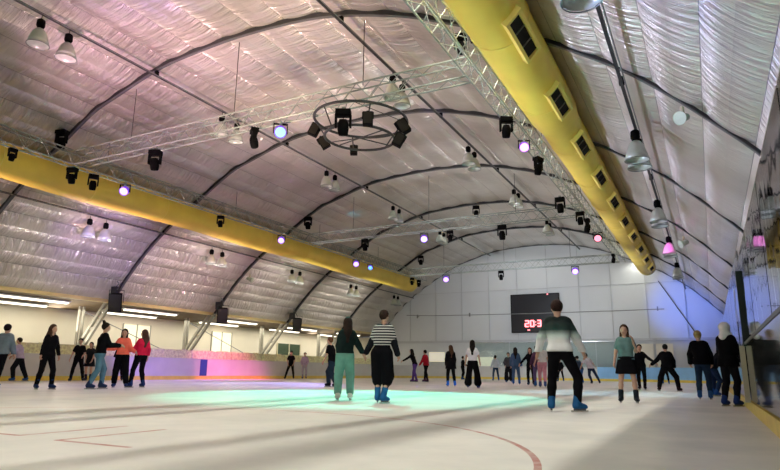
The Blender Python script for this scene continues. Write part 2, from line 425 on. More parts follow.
XL, XR, YE, rr = -26.0, .55, 54.5, 6.0
corner_l = [(XL+rr+rr*math.cos(R(a)), YE-rr+rr*math.sin(R(a))) for a in range(180, 89, -9)]
corner_r = [(XR-rr+rr*math.cos(R(a)), YE-rr+rr*math.sin(R(a))) for a in range(90, -1, -9)]
left_pts = [(XL, -4), (XL, 10), (XL, 20), (XL, 30), (XL, 40), (XL, YE-rr)]
eL, bandL = board_run(left_pts, 'rink_board', 'long pale rink board along the left side with yellow kick strip', (M_board, M_board))
bandL(.2, 1.12, -.012, 0, M_navy, 'navy_panel', [(XL, 26.2), (XL, 26.75)])
eC, _ = board_run(corner_l, 'rink_board', 'curved pale rink board in the far left corner', (M_board, M_board))
eE, bandE = board_run([corner_l[-1], (-8.6, YE)], 'rink_board', 'pale grey rink board across the far end under the scoreboard', (M_board, M_board))
eF, _ = board_run([(-8.6, YE), corner_r[0]], 'rink_board', 'light blue rink board across the far end on the right', (M_boardblue, M_boardblue))
eG, _ = board_run(corner_r, 'rink_board', 'curved light blue rink board in the far right corner', (M_boardblue, M_boardblue))
eR, _ = board_run([(XR, YE-rr), (XR, 40), (XR, 30), (XR, 20), (XR, 10), (XR, -4)], 'rink_board', 'dark glossy rink board beside the camera at right with yellow kick strip', (M_rboard, M_post))

# glass above the boards
def pane(x0, y0, x1, y1, z0, z1, label, group, xs=0.04, name='glass_pane'):
    a = Vector((x0, y0, 0)); c = Vector((x1, y1, 0)); d = c-a; n = Vector((-d.y, d.x, 0)).normalized()*.012
    e = empty(name, ((a+c)/2)); mid = (a+c)/2
    a2, c2 = a-mid, c-mid
    q = [a2-n, c2-n, c2+n, a2+n]
    mb = MB(); mb.add([(p.x, p.y, z0) for p in q]+[(p.x, p.y, z1) for p in q], [(3, 2, 1, 0), (4, 5, 6, 7), (0, 1, 5, 4), (1, 2, 6, 5), (2, 3, 7, 6), (3, 0, 4, 7)])
    mb.build('pane', M_glass, e)
    MB().tube([(a2.x, a2.y, z1+.01), (c2.x, c2.y, z1+.01)], .018, 4).build('top_clip', M_chrome, e)
    return tag(e, label, 'glass pane', group)
ys = [-2.6, -.2, 2.2, 4.6, 7.0, 9.55, 12.1, 14.6, 17.0, 19.4, 21.8, 24.2, 26.6, 29.0, 33.8, 38.6, 43.4, 48.5]
for i in range(len(ys)-1):
    lab = 'clear safety glass pane on the right-hand board, ' + ('behind the camera' if ys[i+1] < 0 else '%s from the nearest stanchion in view' % ('ordinal',)) 
    where = ['just behind the camera', 'level with the camera', 'beside the camera ahead', 'at the right frame edge, nearest', 'at the right frame edge, second', 'just nearer than the thick dark post',
             'just past the thick dark post', 'two posts past the white hood', 'beside the man with fair hair', 'just beyond the fair-haired man'] + ['far down the right board, %s stretch' % w for w in ('first', 'second', 'third', 'fourth', 'fifth', 'sixth', 'last')]
    pane(XR+.04, ys[i]+.03, XR+.04, ys[i+1]-.03, 1.165, 2.55 if ys[i] < 12 else 2.75, 'safety glass pane on right board, '+where[i], 'glass panes on the right board')
    p = empty('stanchion', (XR+.07, ys[i+1], 0))
    if abs(ys[i+1]-12.1) < .01:
        MB().box((-.03, 0, 1.74), (.13, .13, 1.3)).build('post', M_post, p); MB().box((-.12, 0, .63), (.08, .08, .94)).build('lower_post', M_cream, p)
        lb = 'thick dark green stanchion with cream foot beside the white-hooded skater'
    elif abs(ys[i+1]-14.6) < .01:
        MB().box((0, 0, 2.05), (.10, .10, .7)).build('post', M_white, p); MB().box((0, 0, 1.0), (.10, .10, 1.4)).build('lower_post', M_post, p)
        lb = 'white stanchion with black lower half just past the white-hooded skater'
    else:
        far = ys[i+1] > 15
        (MB().box((0, 0, 1.38), (.05, .05, 2.7 if far else 2.3)) if far else MB().box((0, 0, 1.2), (.04, .04, 2.35))).build('post', M_chrome if not far else M_post, p)
        lb = 'slim stanchion on the right board, ' + ('behind the camera', 'at camera level', 'nearest to the camera ahead', 'first at right frame edge', 'second at right frame edge', 'last before the thick dark post', 'x', 'y', 'first past the black and white post', 'second past the black and white post')[i] if i < 10 else 'slim dark stanchion far down the right board, %s' % ('nearest of the far ones', 'second of the far ones', 'third of the far ones', 'fourth of the far ones', 'fifth of the far ones', 'sixth of the far ones', 'at the far corner')[i-10]
    tag(p, lb, 'post', 'stanchions along the right board')
xs = [-20, -16.2, -12.4, -8.6, -5.45]
nm = ['far end left, behind the woman in black coat', 'far end under the left half of the scoreboard', 'far end under the right half of the scoreboard', 'far end right, above the light blue board']
for i in range(4):
    pane(xs[i]+.03, YE+.04, xs[i+1]-.03, YE+.04, 1.165, 3.3, 'clear safety glass pane, '+nm[i], 'glass panes at the far end')

# netting behind the left board
mb = MB(); 
for i in range(120):
    y = -2+i*.42
    mb.box((-26.9+random.uniform(-.05, .05), y, 1.33+random.uniform(-.04, .05)), (.05, .44, .60))
tag(mb.build('netting', M_net), 'pale yellow textured netting band standing behind the left rink board', 'netting', kind='stuff')
mb = MB()
for i in range(26): mb.tube([(-27.0, -2+i*2.05, -.17), (-27.0, -2+i*2.05, 1.62)], .03, 6)
mb.tube([(-27.0, -2.2, 1.62), (-27.0, 49.4, 1.62)], .025, 6)
tag(mb.build('barrier_frame', M_cream), 'cream tubular railing that carries the netting behind the left board', 'railing')

# things at the far end behind the glass
def small_box(name, c, d, m, label, cat): return tag(MB().box(c, d).build(name, m), label, cat)
M_lit = mat('lit cabin wall', (.9, .88, .74), .6, emit=(1, .95, .75), estr=.35)
# door in end wall
e = empty('door_1', (-4.0, 55.0, 0)); e['kind'] = 'structure'
MB().box((-.75, -.03, 1.55), (1.3, .05, 3.1)).build('door_panel', M_annex, e); MB().box((.75, -.03, 1.55), (1.3, .05, 3.1)).build('door_panel', M_annex, e)
MB().box((0, -.03, 1.5), (.08, .09, 3.1)).build('door_frame', M_seam, e)
for i, (x, z, w, h) in enumerate([(-23.6, 2.0, 1.6, .9), (-19.2, 1.5, 2.6, 1.0)]):
    e = empty('window_%d' % (i+1), (x, 55.0, z)); e['kind'] = 'structure'
    MB().box((0, -.02, 0), (w, .04, h)).build('window_pane', M_lit, e); MB().box((0, -.03, -h/2-.04), (w+.1, .08, .07)).build('window_sill', M_seam, e)

# scoreboard
e = empty('scoreboard', (-13.78, 54.85, 5.93))
MB().box((0, 0, 0), (4.42, .18, 3.5)).build('cabinet', mat('scoreboard black', (.012, .013, .016), .35), e)
f = MB()
for c, d in (((0, -.1, 1.73), (4.46, .04, .05)), ((0, -.1, -1.73), (4.46, .04, .05)), ((-2.21, -.1, 0), (.05, .04, 3.5)), ((2.21, -.1, 0), (.05, .04, 3.5))): f.box(c, d)
f.build('frame', M_black, e)
M_led = mat('red led digits', (.9, .3, .3), .5, emit=(1.0, .22, .25), estr=2.6)
SEG = {'2': 'abged', '0': 'abcdef', '3': 'abgcd'}
def digit(ch, x0, z0, w, h, t):
    mb = MB(); sg = {'a': ((w/2, h), (w, t)), 'd': ((w/2, 0), (w, t)), 'g': ((w/2, h/2), (w, t)), 'f': ((0, h*.75), (t, h/2)), 'b': ((w, h*.75), (t, h/2)), 'e': ((0, h*.25), (t, h/2)), 'c': ((w, h*.25), (t, h/2))}
    for s_ in SEG[ch]:
        (cx_, cz_), (dx_, dz_) = sg[s_]; mb.box((x0+cx_, -.105, z0+cz_), (dx_+t*.4, .03, dz_+t*.2))
    return mb.build('digit', M_led, e)
digit('2', -.92, -1.2, .30, .52, .10); digit('0', -.44, -1.2, .30, .52, .10); digit('3', .20, -1.2, .28, .52, .10)
MB().box((.03, -.105, -1.06), (.09, .03, .09)).box((.03, -.105, -.8), (.09, .03, .09)).build('colon', M_led, e)
MB().box((-.62, -.105, -1.52), (.22, .03, .1)).build('led_dot', M_led, e)
MB().box((1.2, -.105, 1.68), (.12, .03, .1)).build('led_dot', M_led, e)
tag(e, 'black electronic scoreboard with red digits on the far end wall', 'scoreboard')
e = empty('door_2', (-33.98, 45.0, 0)); e['kind'] = 'structure'
MB().box((0, 0, 1.45), (.08, 3.4, 2.9)).build('door_pane', mat('dark green glass', (.05, .08, .05), .25), e)
for yy in (-1.7, 0, 1.7): MB().box((.05, yy, 1.45), (.08, .09, 2.95)).build('door_frame', M_cream, e)
for i, y in enumerate((28.2, 36.3)):
    e = empty('window_%d' % (i+3), (-33.98, y, 2.55)); e['kind'] = 'structure'
    MB().box((0, 0, 0), (.05, 2.2, 1.7)).build('window_pane', M_lit, e)
    for yy in (-1.1, 0, 1.1): MB().box((.03, yy, 0), (.06, .07, 1.8)).build('window_frame', M_col, e)
for y, lab in ((23.6, 'behind woman in orange'), (31.7, 'beyond the navy board panel')):
    tag(MB().tube([(-32.15, y-.85, 3.8), (-32.15, y+7.1, 1.2)], .025, 6).build('bracing_rod', M_rod), 'thin slanting bracing rod in the side annex, '+lab, 'rod', 'bracing rods in the annex')
# rod across the end wall
mb = MB(); mb.tube([(-26.7, 54.55, 6.1), (-24, 54.55, 5.98), (-20, 54.55, 5.93), (-14, 54.6, 5.88), (-8, 54.55, 5.88), (-3.0, 54.55, 5.9)], .035, 6)
for x in (-25.5, -20, -3.5): mb.box((x, 54.76, 5.95), (.06, .36, .06)); mb.box((x, 54.55, 5.95), (.1, .1, .35))
tag(mb.build('conduit_rod', M_rod), 'thin grey rod running across the far end wall in front of the scoreboard', 'rod')
mb = MB(); mb.tube([(-3.3, 54.9, 8.3), (-.9, 54.9, 4.0)], .035, 6); tag(mb.build('stay_cable', M_steel), 'thin slanting stay cable on the right of the far end wall', 'cable')

# ------------------------------------------------------------------ ribs, legs, purlins
def inward(s):
    p = at_arc(s); q = at_arc(s+.05)-at_arc(s-.05); q.normalize(); return p, Vector((q.y, -q.x))
rib_where = ['nearest to the camera, overhead', 'crossing above the first cross truss', 'just beyond the ring of lights', 'above the second cross truss', 'second from the end wall', 'last before the end wall']
def rib(y, lab):
    e = empty('roof_rib', (-29.9, y, 4.3)); mb = MB(); vs = []; N = 90
    top = MB()
    for i in range(N+1):
        s = LT*i/N; p, n = inward(s)
        lo_ = .12*max(0, min(1, (-21-p.x)/3)); g_ = 1.0 if p.x < -8 else max(.30, 1-(p.x+8)/9*.8)
        for (dd, w) in ((.06, -.05), (.06, .05), (.08+.14*g_, .045), (.08+.14*g_, -.045)):
            q = p+n*(dd+lo_); vs.append((q.x+29.9, w, q.y-4.3))
    fs = []
    for i in range(N):
        for j in range(4): fs.append((i*4+j, i*4+(j+1) % 4, (i+1)*4+(j+1) % 4, (i+1)*4+j))
    fs += [(0, 1, 2, 3), (4*N+3, 4*N+2, 4*N+1, 4*N)]
    mb.add(vs, fs); mb.build('arch_beam', M_steel, e)
    fl = MB(); pts = []
    vs = []; 
    for i in range(N+1):
        p, n = inward(LT*i/N)
        lo_ = .12*max(0, min(1, (-21-p.x)/3)); g_ = 1.0 if p.x < -8 else max(.30, 1-(p.x+8)/9*.8)
        for (dd, w) in ((.08+.14*g_, -.06), (.08+.14*g_, .06), (.10+.14*g_, .06), (.10+.14*g_, -.06)):
            q = p+n*(dd+lo_); vs.append((q.x+29.9, w, q.y-4.3))
    fl.add(vs, fs); fl.build('bottom_flange', mat('grey flange', (.12, .125, .13), .4, .4) if 'flange' not in _cl else _cl['flange'], e)
    tag(e, 'dark curved steel roof rib, '+lab, 'roof rib', 'arched ribs under the roof')
    # leaning leg made of two channels with plates
    lg = empty('leaning_column', (-29.9, y, 0))
    for dx in (-.28, .22):
        MB().tube([(0.1+dx, 0, 4.25), (-3.35+dx, 0, 0)], .11, 4).build('channel', M_col, lg)
    pl = MB()
    for t in (.12, .35, .6, .85): pl.box((.1-3.45*t-.03, 0, 4.25*(1-t)), (.5, .05, .16))
    pl.build('batten_plate', M_col, lg)
    MB().box((-3.38, 0, .06), (.9, .4, .12)).build('foot_plate', M_col, lg)
    tag(lg, 'leaning pale column, foot of rib '+lab, 'column', 'leaning columns on the left side')
    up = empty('steel_post', (-32.15, y, 0)); MB().box((0, -.12, 2.02), (.16, .08, 4.04)).build('channel', M_col, up); MB().box((0, .14, 2.02), (.16, .08, 4.04)).build('channel', M_col, up)
    MB().box((0, 0.01, .05), (.4, .5, .1)).build('foot_plate', M_col, up)
    tag(up, 'upright post behind leaning column of rib '+lab, 'post', 'upright posts on the left side')
_cl['flange'] = mat('grey flange', (.12, .125, .13), .4, .4)
for i, y in enumerate(RIBS): rib(y, rib_where[i])
# gable arch along the end wall
mb = MB(); mb.tube([(inward(LT*i/60)[0].x+inward(LT*i/60)[1].x*.12, 54.85, inward(LT*i/60)[0].y+inward(LT*i/60)[1].y*.12) for i in range(61)], .06, 4)
tag(mb.build('gable_arch', _cl['flange']), 'thin grey arch edging the top of the far end wall', 'arch')

def purlin(x, z, lab, r=.05):
    e = empty('purlin', (x, Y0, z))
    MB().tube([(0, 0, 0), (0, Y1-Y0-.3, 0)], r, 4).build('tube', M_steel, e)
    for y in RIBS: MB().box((0, y-Y0, .08), (.12, .12, .2)).build('clamp', M_black, e)
    MB().tube([(.09, 0, -.03), (.09, Y1-Y0-.6, -.03)], .018, 5).build('cable_conduit', M_cable2, e)
    tag(e, lab, 'purlin', 'lamp rails under the roof')
purlin(-26.0, 7.82, 'dark lamp rail along the hall below the left yellow duct')
purlin(-17.85, 11.55, 'dark lamp rail left of the roof crown')
purlin(-9.5, 11.50, 'dark lamp rail right of the roof crown')
purlin(-1.3, 7.5, 'dark lamp rail right of the near yellow duct')

# ------------------------------------------------------------------ trusses
def truss(name, a, b, lab, h=.58, w=.42, bay=.5, r=.027):
    a = Vector(a); b = Vector(b); L = (b-a).length; d = (b-a).normalized(); sd = Vector((-d.y, d.x, 0))
    e = empty(name, a)
    cs = [sd*(w/2)*i+Vector((0, 0, h/2*j)) for (i, j) in ((-1, -1), (1, -1), (1, 1), (-1, 1))]
    for c in cs: MB().tube([c, c+d*L], r, 8).build('chord', M_alu, e, True)
    mb = MB(); n = int(L/bay)
    for k in range(4):
        c0, c1 = cs[k], cs[(k+1) % 4]
        for i in range(n):
            p = (c0 if i % 2 == 0 else c1)+d*(i*L/n); q = (c1 if i % 2 == 0 else c0)+d*((i+1)*L/n); mb.tube([p, q], r*.5, 4, caps=False)
    mb.build('lattice', M_alu, e)
    t = 3.0
    while t < L-1:
        p = a+d*t; top = roof_z(p.x)-.3
        MB().tube([(p.x-a.x, p.y-a.y, h/2), (p.x-a.x, p.y-a.y, top-a.z)], .014, 5).build('hanger', M_cable, e); t += 8.15 if abs(d.y) > .5 else 5.2
    return tag(e, lab, 'truss', 'aluminium lighting trusses')
TZ = 8.92
truss('lighting_truss', (-22.4, 5, TZ), (-22.4, 49.5, TZ), 'long aluminium lighting truss above the left yellow duct')
truss('lighting_truss', (-5.08, 3, TZ), (-5.08, 46.4, TZ), 'long aluminium lighting truss beside the near yellow duct')
truss('lighting_truss', (-22.15, 14.7, TZ), (-5.3, 14.7, TZ), 'first cross truss, carrying the ring of lights')
truss('lighting_truss', (-22.15, 31.4, TZ), (-5.3, 31.4, TZ), 'middle cross truss, thin and pale beyond the ring')
truss('lighting_truss', (-22.15, 46.2, TZ), (-5.3, 46.2, TZ), 'last cross truss, in front of the far end wall')

# ------------------------------------------------------------------ ducts
def duct(x, z, r, y0, y1, lab, vents, mirror=1):
    e = empty('air_duct', (x, y0, z)); L = y1-y0; mb = MB(); n = 28; vs = []; ny = int(L/1.0)
    for i in range(ny+1):
        y = L*i/ny
        for j in range(n):
            a = 2*PI*j/n; rr_ = r*(1+.012*math.sin(y*1.9+3*math.sin(y*.7)))*((1.08 if y < 17.0 else .95) if mirror > 0 else 1.06+.05*math.sin(y*.55))
            vs.append((rr_*math.cos(a), y, rr_*math.sin(a)))
    fs = [(i*n+j, i*n+(j+1) % n, (i+1)*n+(j+1) % n, (i+1)*n+j) for i in range(ny) for j in range(n)]
    fs += [tuple(range(n)), tuple(ny*n+j for j in range(n))[::-1]]
    mb.add(vs, fs); mb.build('duct_skin', M_duct, e, False).data.shade_smooth()
    for y in np.arange(2.3, L, 4.07):
        rk = (1.095 if y < 17.0 else .965) if mirror > 0 else 1.075+.05*math.sin(y*.55)
        MB().tube([(r*rk*math.cos(2*PI*k/28), y, r*rk*math.sin(2*PI*k/28)) for k in range(28)], .012, 5, closed=True).build('joint_ring', M_ductf, e)
    for y in RIBS:
        if y0 < y < y1: MB().box((0, y-y0, r+.1), (.05, .05, roof_z(x)-z-r+.1-.3 if roof_z(x)-z-r > .3 else .12)).build('hanger', M_cable, e)
    for yv in vents:
        ang = R(-44) if mirror > 0 else R(-122)
        rot = Matrix.Rotation(-ang-PI/2, 3, 'Y')  # local -z points outwards
        c = Vector((math.cos(ang), 0, math.sin(ang)))
        v = MB(); w, l, t = .40, 1.75, .08
        cc = Vector((0, yv-y0, 0))+c*(r*(1.08 if yv-y0 < 17 else .95)+.02)
        for (ox, oy, dx, dy) in ((0, -l/2, w+.10, .08), (0, l/2, w+.10, .08), (-w/2, 0, .08, l), (w/2, 0, .08, l)):
            v.box(cc+rot @ Vector((ox, oy, 0)), (dx, dy, t+.12), rot)
        fr_ = v.build('vent_frame', M_ductf, e)
        MB().box(cc+rot @ Vector((0, 0, .0)), (w, l, .06), rot).build('grille', M_grille, fr_)
        for k in (1, 2): MB().box(cc+rot @ Vector((0, -l/2+l*k/3, -.04)), (w, .03, .04), rot).build('grille_slat', M_slat, fr_)
    return tag(e, lab, 'air duct', 'yellow air ducts')
duct(-3.72, 8.72, .68, 2.0, 50.0, 'large yellow air duct overhead with dark grilles along its side', [8.55, 12.45, 16.3, 20.2, 24.1, 28.0, 31.9, 35.8, 39.7, 43.6, 47.5])
duct(-24.1, 8.55, .68, 2.0, 50.0, 'yellow air duct running below the long truss on the left', [], -1)

# ------------------------------------------------------------------ bell lamps
def bell():
    e = empty('bell_lamp', (0, 0, 0))
    MB().tube([(0, 0, .16), (0, 0, .0)], .015, 6).build('hanger', M_cable, e)
    MB().lathe([(0.0, .03), (.07, .02), (.12, -.02), (.13, -.2), (.10, -.27), (.06, -.3), (.0, -.3)], n=16).build('ballast', M_black, e, True)
    MB().lathe([(.05, -.29), (.13, -.34), (.20, -.44), (.245, -.56), (.285, -.70), (.325, -.85), (.318, -.85), (.275, -.70), (.235, -.56), (.19, -.44), (.12, -.355)], n=24).build('shade', M_shade, e, True)
    MB().lathe([(.325, -.86), (.34, -.875), (.325, -.89), (.31, -.875), (.325, -.86)], n=24).build('rim', M_rim, e, True)
    MB().lathe([(0, -.62), (.05, -.6), (.065, -.5), (.04, -.40), (.0, -.38)], n=12).build('bulb', mat('unlit bulb', (.7, .72, .66), .2), e, True)
    return e
b0 = bell(); first = True
rails = [(-26.0, 7.75, 'far left', [(10.0, 10.9), (18.2, 19.1), (26.4, 27.3), (34.4, 35.35), (42.5, 43.4), (50.4, 51.2)]),
         (-17.85, 11.5, 'left-of-crown', [(9.95, 10.9), (18.1, 19.05), (26.3, 27.15), (34.3, 35.2), (42.3, 43.1)]),
         (-9.5, 11.45, 'right-of-crown', [(18.1, 18.9), (26.1, 26.95), (33.9, 34.8), (42.2, 43.1)]),
         (-1.3, 7.45, 'right', [(8.3, 8.95), (17.2, 17.9), (25.0, 25.8), (32.2, 33.0), (40.2, 41.0)])]
ordn = ['first', 'second', 'third', 'fourth', 'fifth', 'sixth']
for (x, z, w, prs) in rails:
    for i, pr in enumerate(prs):
        for j, y in enumerate(pr):
            o = b0 if first else copy_tree(b0); first = False
            o.location = (x, y, z-.16)
            tag(o, 'pale bell lamp on the %s rail, %s pair from camera, %s one' % (w, ordn[i], 'nearer' if j == 0 else 'farther'), 'lamp', 'bell lamps hanging from the roof')

# ------------------------------------------------------------------ stage fixtures
def moving_head():
    e = empty('moving_head_light', (0, 0, 0))
    MB().box((0, 0, -.07), (.40, .26, .14)).build('base', M_black, e)
    MB().box((0, 0, .04), (.10, .06, .10)).build('clamp', M_alu, e)
    y = MB(); y.box((-.19, 0, -.30), (.05, .14, .36)); y.box((.19, 0, -.30), (.05, .14, .36)); y.box((0, 0, -.16), (.42, .16, .05)); y.build('yoke', M_black, e)
    h = MB().lathe([(0, .16), (.10, .15), (.14, .05), (.15, -.1), (.13, -.24), (.11, -.27), (0, -.27)], c=(0, 0, -.42), n=14, rot=Matrix.Rotation(R(12), 3, 'X')).build('head', M_black, e, True)
    return e
def par_can(m, c_='purple', nm='par_light'):
    e = empty(nm, (0, 0, 0))
    MB().box((0, 0, .0), (.08, .08, .12)).build('clamp', M_alu, e)
    y = MB(); y.box((-.19, 0, -.16), (.03, .06, .3)); y.box((.19, 0, -.16), (.03, .06, .3)); y.box((0, 0, -.03), (.40, .06, .03)); y.build('yoke', M_black, e)
    rot = Matrix.Rotation(R(-58), 3, 'X')
    MB().lathe([(0, .16), (.12, .15), (.17, .06), (.175, -.14), (.16, -.145), (.15, -.1)], c=(0, 0, -.25), n=16, rot=rot).build('housing', M_pur if c_ != 'red' else M_black, e, True)
    MB().lathe([(0, -.125), (.15, -.12)], c=(0, 0, -.25), n=16, rot=rot).build('lens', m, e)
    return e
mh = moving_head(); used = [False]
def put_head(loc, rz, lab, tilt=0, sc=1.0):
    o = mh if not used[0] else copy_tree(mh); used[0] = True
    o.location = loc; o.rotation_euler = (R(tilt), 0, R(rz)); o.scale = (sc*.88,)*3
    tag(o, lab, 'stage light', 'black moving head lights'); return o
BZ = TZ-.29-.09
put_head((-22.4, 14.62, BZ), 20, 'black moving head under the left truss where the first cross truss joins', sc=1.1)
put_head((-22.4, 15.6, BZ), 60, 'black moving head on the left truss just past the first cross truss joint', sc=1.1)
put_head((-22.4, 12.2, BZ), 90, 'black flat fixture under the left truss near the frame edge', sc=.8)
put_head((-22.4, 23.2, BZ), 30, 'small black moving head on the left truss between the two cross trusses')
put_head((-22.4, 46.8, BZ), 30, 'black moving head near the end of the left truss')
put_head((-22.4, 48.2, BZ), 70, 'black moving head at the very end of the left truss')
put_head((-17.7, 14.7, BZ), 25, 'black moving head hanging alone below the left part of first cross truss', sc=1.25)
put_head((-12.98, 14.7, BZ), -40, 'tilted black moving head below the first cross truss left of the ring', sc=1.1)
put_head((-12.62, 31.4, BZ), 10, 'black rectangular moving head on the middle cross truss near the purple lamp')
put_head((-9.54, 31.4, BZ), 10, 'black moving head at the middle of the middle cross truss', sc=1.35)
put_head((-18.26, 31.4, BZ), 10, 'black moving head below the left part of the middle cross truss', sc=1.2)
put_head((-14.23, 46.2, BZ), 10, 'black moving head below the middle of the last cross truss', sc=1.2)
put_head((-5.08, 17.5, BZ), 30, 'black moving head on the right truss before the magenta lamp', sc=1.1)
put_head((-5.08, 21.6, BZ), 70, 'black moving head on the right truss beyond the magenta lamp', sc=1.1)
put_head((-5.15, 30.3, BZ), 0, 'black moving head on the right truss at the middle cross truss joint', sc=1.1)
put_head((-5.5, 27.3, BZ), 0, 'black moving head on the right truss between magenta lamp and middle cross truss', sc=1.2)
put_head((-5.08, 31.9, BZ), 90, 'black moving head on the right truss just past the middle cross truss', sc=1.2)
put_head((-5.2, 42.5, BZ), 90, 'small black moving head close to the far end of the right truss')
# hung from the roof above the left truss and ribs
def rib_head(x, y, lab, sc=1.2):
    z = roof_z(x)-.32; put_head((x, y, z), 15, lab, sc=sc)
rib_head(-22.6, 14.1, 'black fixture with cables hanging from the first rib above the left truss', 1.3)
rib_head(-22.2, 30.8, 'black fixture hanging from the rib above the middle truss joint', 1.3)
rib_head(-13.65, 38.9, 'black fixture hanging from the crown of the fifth rib', 1.3)
rib_head(-21.7, 47.1, 'black fixture hanging from the last rib above the left truss', 1.3)
rib_head(-5.6, 14.9, 'black fixture at the joint of right truss and first cross truss', 1.0)

def lamp_mat(n, c, s=7.0): return mat(n, (.1, .1, .1), .4, emit=c, estr=s)
LM = {'purple': lamp_mat('purple lens', (.62, .35, 1.0), 2.6), 'blue': lamp_mat('blue lens', (.06, .22, 1.0), 4.0), 'magenta': lamp_mat('magenta lens', (1.0, .35, .9), 2.6), 'red': lamp_mat('red lens', (1.0, .25, .35), 2.2)}
M_pur = mat('violet glow housing', (.10, .03, .35), .4, emit=(.25, .08, 1.0), estr=.5)  # lens glow put into the housing colour, which emits a little
for (loc, c, rz, lab, sc) in [((-22.3, 17.1, BZ), 'purple', 30, 'glowing purple lamp under the left truss, nearest to the camera', 1.15),
        ((-22.3, 28.3, BZ), 'purple', 30, 'glowing purple lamp under the left truss before the middle cross truss', 1.15),
        ((-22.3, 37.1, BZ), 'purple', 35, 'glowing purple lamp under the left truss past the middle cross truss', 1.2),
        ((-22.3, 39.2, BZ), 'blue', 35, 'small glowing blue lamp under the left truss beside a purple one', 1.0),
        ((-11.87, 14.7, BZ), 'blue', 40, 'glowing blue lamp on the first cross truss left of the ring', 1.15),
        ((-14.26, 31.4, BZ), 'purple', 24, 'glowing violet lamp on the middle cross truss', 1.2),
        ((-18.97, 46.2, BZ), 'purple', 22, 'glowing purple lamp on the last cross truss at left', 1.4),
        ((-8.45, 46.2, BZ), 'purple', 12, 'glowing purple lamp on the last cross truss at right', 1.4),
        ((-5.08, 19.6, BZ), 'magenta', 20, 'glowing magenta lamp on the right truss', 1.0),
        ((-5.08, 35.2, BZ), 'red', 10, 'glowing red lamp far down the right truss', 1.3)]:
    e = par_can(LM[c], c); e.location = loc; e.rotation_euler = (0, 0, R(rz)+PI+PI); e.scale = (sc,)*3
    # lens faces the camera side (-Y)
    tag(e, lab, 'stage light', 'glowing stage lamps')
# speakers
def speaker(loc, rz, dims, lab, tilt=10):
    e = empty('loudspeaker', loc, (R(tilt), 0, R(rz))); w, d, h = dims
    bm_ = MB(); bm_.add([(-w/2, -d/2, -h/2), (w/2, -d/2, -h/2), (w*.36, d/2, -h/2), (-w*.36, d/2, -h/2), (-w/2, -d/2, h/2), (w/2, -d/2, h/2), (w*.36, d/2, h/2), (-w*.36, d/2, h/2)],
        [(0, 1, 2, 3), (4, 5, 6, 7), (0, 1, 5, 4), (1, 2, 6, 5), (2, 3, 7, 6), (3, 0, 4, 7)])
    bm_.build('cabinet', M_black, e)
    MB().box((0, -d/2-.01, 0), (w*.9, .02, h*.92)).build('front_grille', mat('speaker grille', (.03, .03, .032), .7, bump=.4, bscale=60), e)
    MB().tube([(-w/2-.02, 0, 0), (-w/2-.04, 0, h/2+.16), (w/2+.04, 0, h/2+.16), (w/2+.02, 0, 0)], .02, 6).build('bracket', M_steel, e)
    if loc[0] < -20:
        iv = Matrix.Rotation(R(tilt), 3, 'X'); iv = (Matrix.Rotation(R(rz), 3, 'Z') @ iv).inverted()
        v = iv @ (Vector((-29.0, loc[1]+1.05, 5.25))-Vector(loc)); MB().tube([(0, 0, h/2+.14), tuple(v)], .035, 6).build('mounting_arm', M_steel, e)
    return tag(e, lab, 'loudspeaker', 'black loudspeakers')
speaker((-4.62, 13.4, 9.4), -60, (.42, .38, .75), 'black loudspeaker hanging between the right truss and yellow duct', 15)
for y, lab in ((22.7, 'behind the woman in orange'), (30.8, 'above the navy board panel'), (38.9, 'above the two skaters resting at the left board')):
    speaker((-27.9, y-1.05, 4.0), 40, (.66, .55, .98), 'black loudspeaker at left rib foot, '+lab, 12)
# bracket boxes by the speakers
for y, lab in ((22.7, 'nearest loudspeaker on the left'), (30.8, 'middle loudspeaker on the left'), (38.9, 'farthest loudspeaker on the left')):
    e = empty('junction_box', (-28.8, y-.5, 4.72)); MB().box((0, 0, 0), (.45, .2, .5)).build('box', M_steel, e); MB().tube([(0, 0, .2), (.25, 0, .4), (.1, 0, .55)], .03, 6).build('conduit', M_alu, e)
    tag(e, 'dark junction box with conduit above the '+lab, 'junction box', 'junction boxes at the rib feet')

# ring of lights
RX, RY = -9.3, 15.5
e = empty('lighting_ring', (RX, RY, 7.86), (0, R(2.5), 0))
def circ(r, z, n=40): return [(r*math.cos(2*PI*k/n), r*math.sin(2*PI*k/n), z) for k in range(n)]
MB().tube(circ(1.12, 0), .045, 8, closed=True).build('lower_ring', M_steel, e, True)
MB().tube(circ(1.50, .60), .045, 8, closed=True).build('upper_ring', M_steel, e, True)
for k in range(6):
    a = 2*PI*k/6+.2; MB().tube([(1.12*math.cos(a), 1.12*math.sin(a), 0), (1.5*math.cos(a), 1.5*math.sin(a), .60)], .022, 6).build('strut', M_steel, e)
mb = MB(); mb.tube([(-1.12, 0, 0), (1.12, 0, 0)], .02, 6); mb.tube([(-1.06, .36, 0), (1.06, -.36, 0)], .02, 6); mb.tube([(-.6, -.93, 0), (.6, .93, 0)], .02, 6); mb.build('cross_bar', M_steel, e)
mb = MB()
for k in range(3):
    a = 2*PI*k/3+.5; mb.tube([(1.5*math.cos(a), 1.5*math.sin(a), .60), (.1*math.cos(a), -.8+.1*math.sin(a), .95)], .012, 5)
mb.build('hanging_cable', M_cable, e)
tag(e, 'double steel lighting ring hanging below the first cross truss', 'lighting ring')
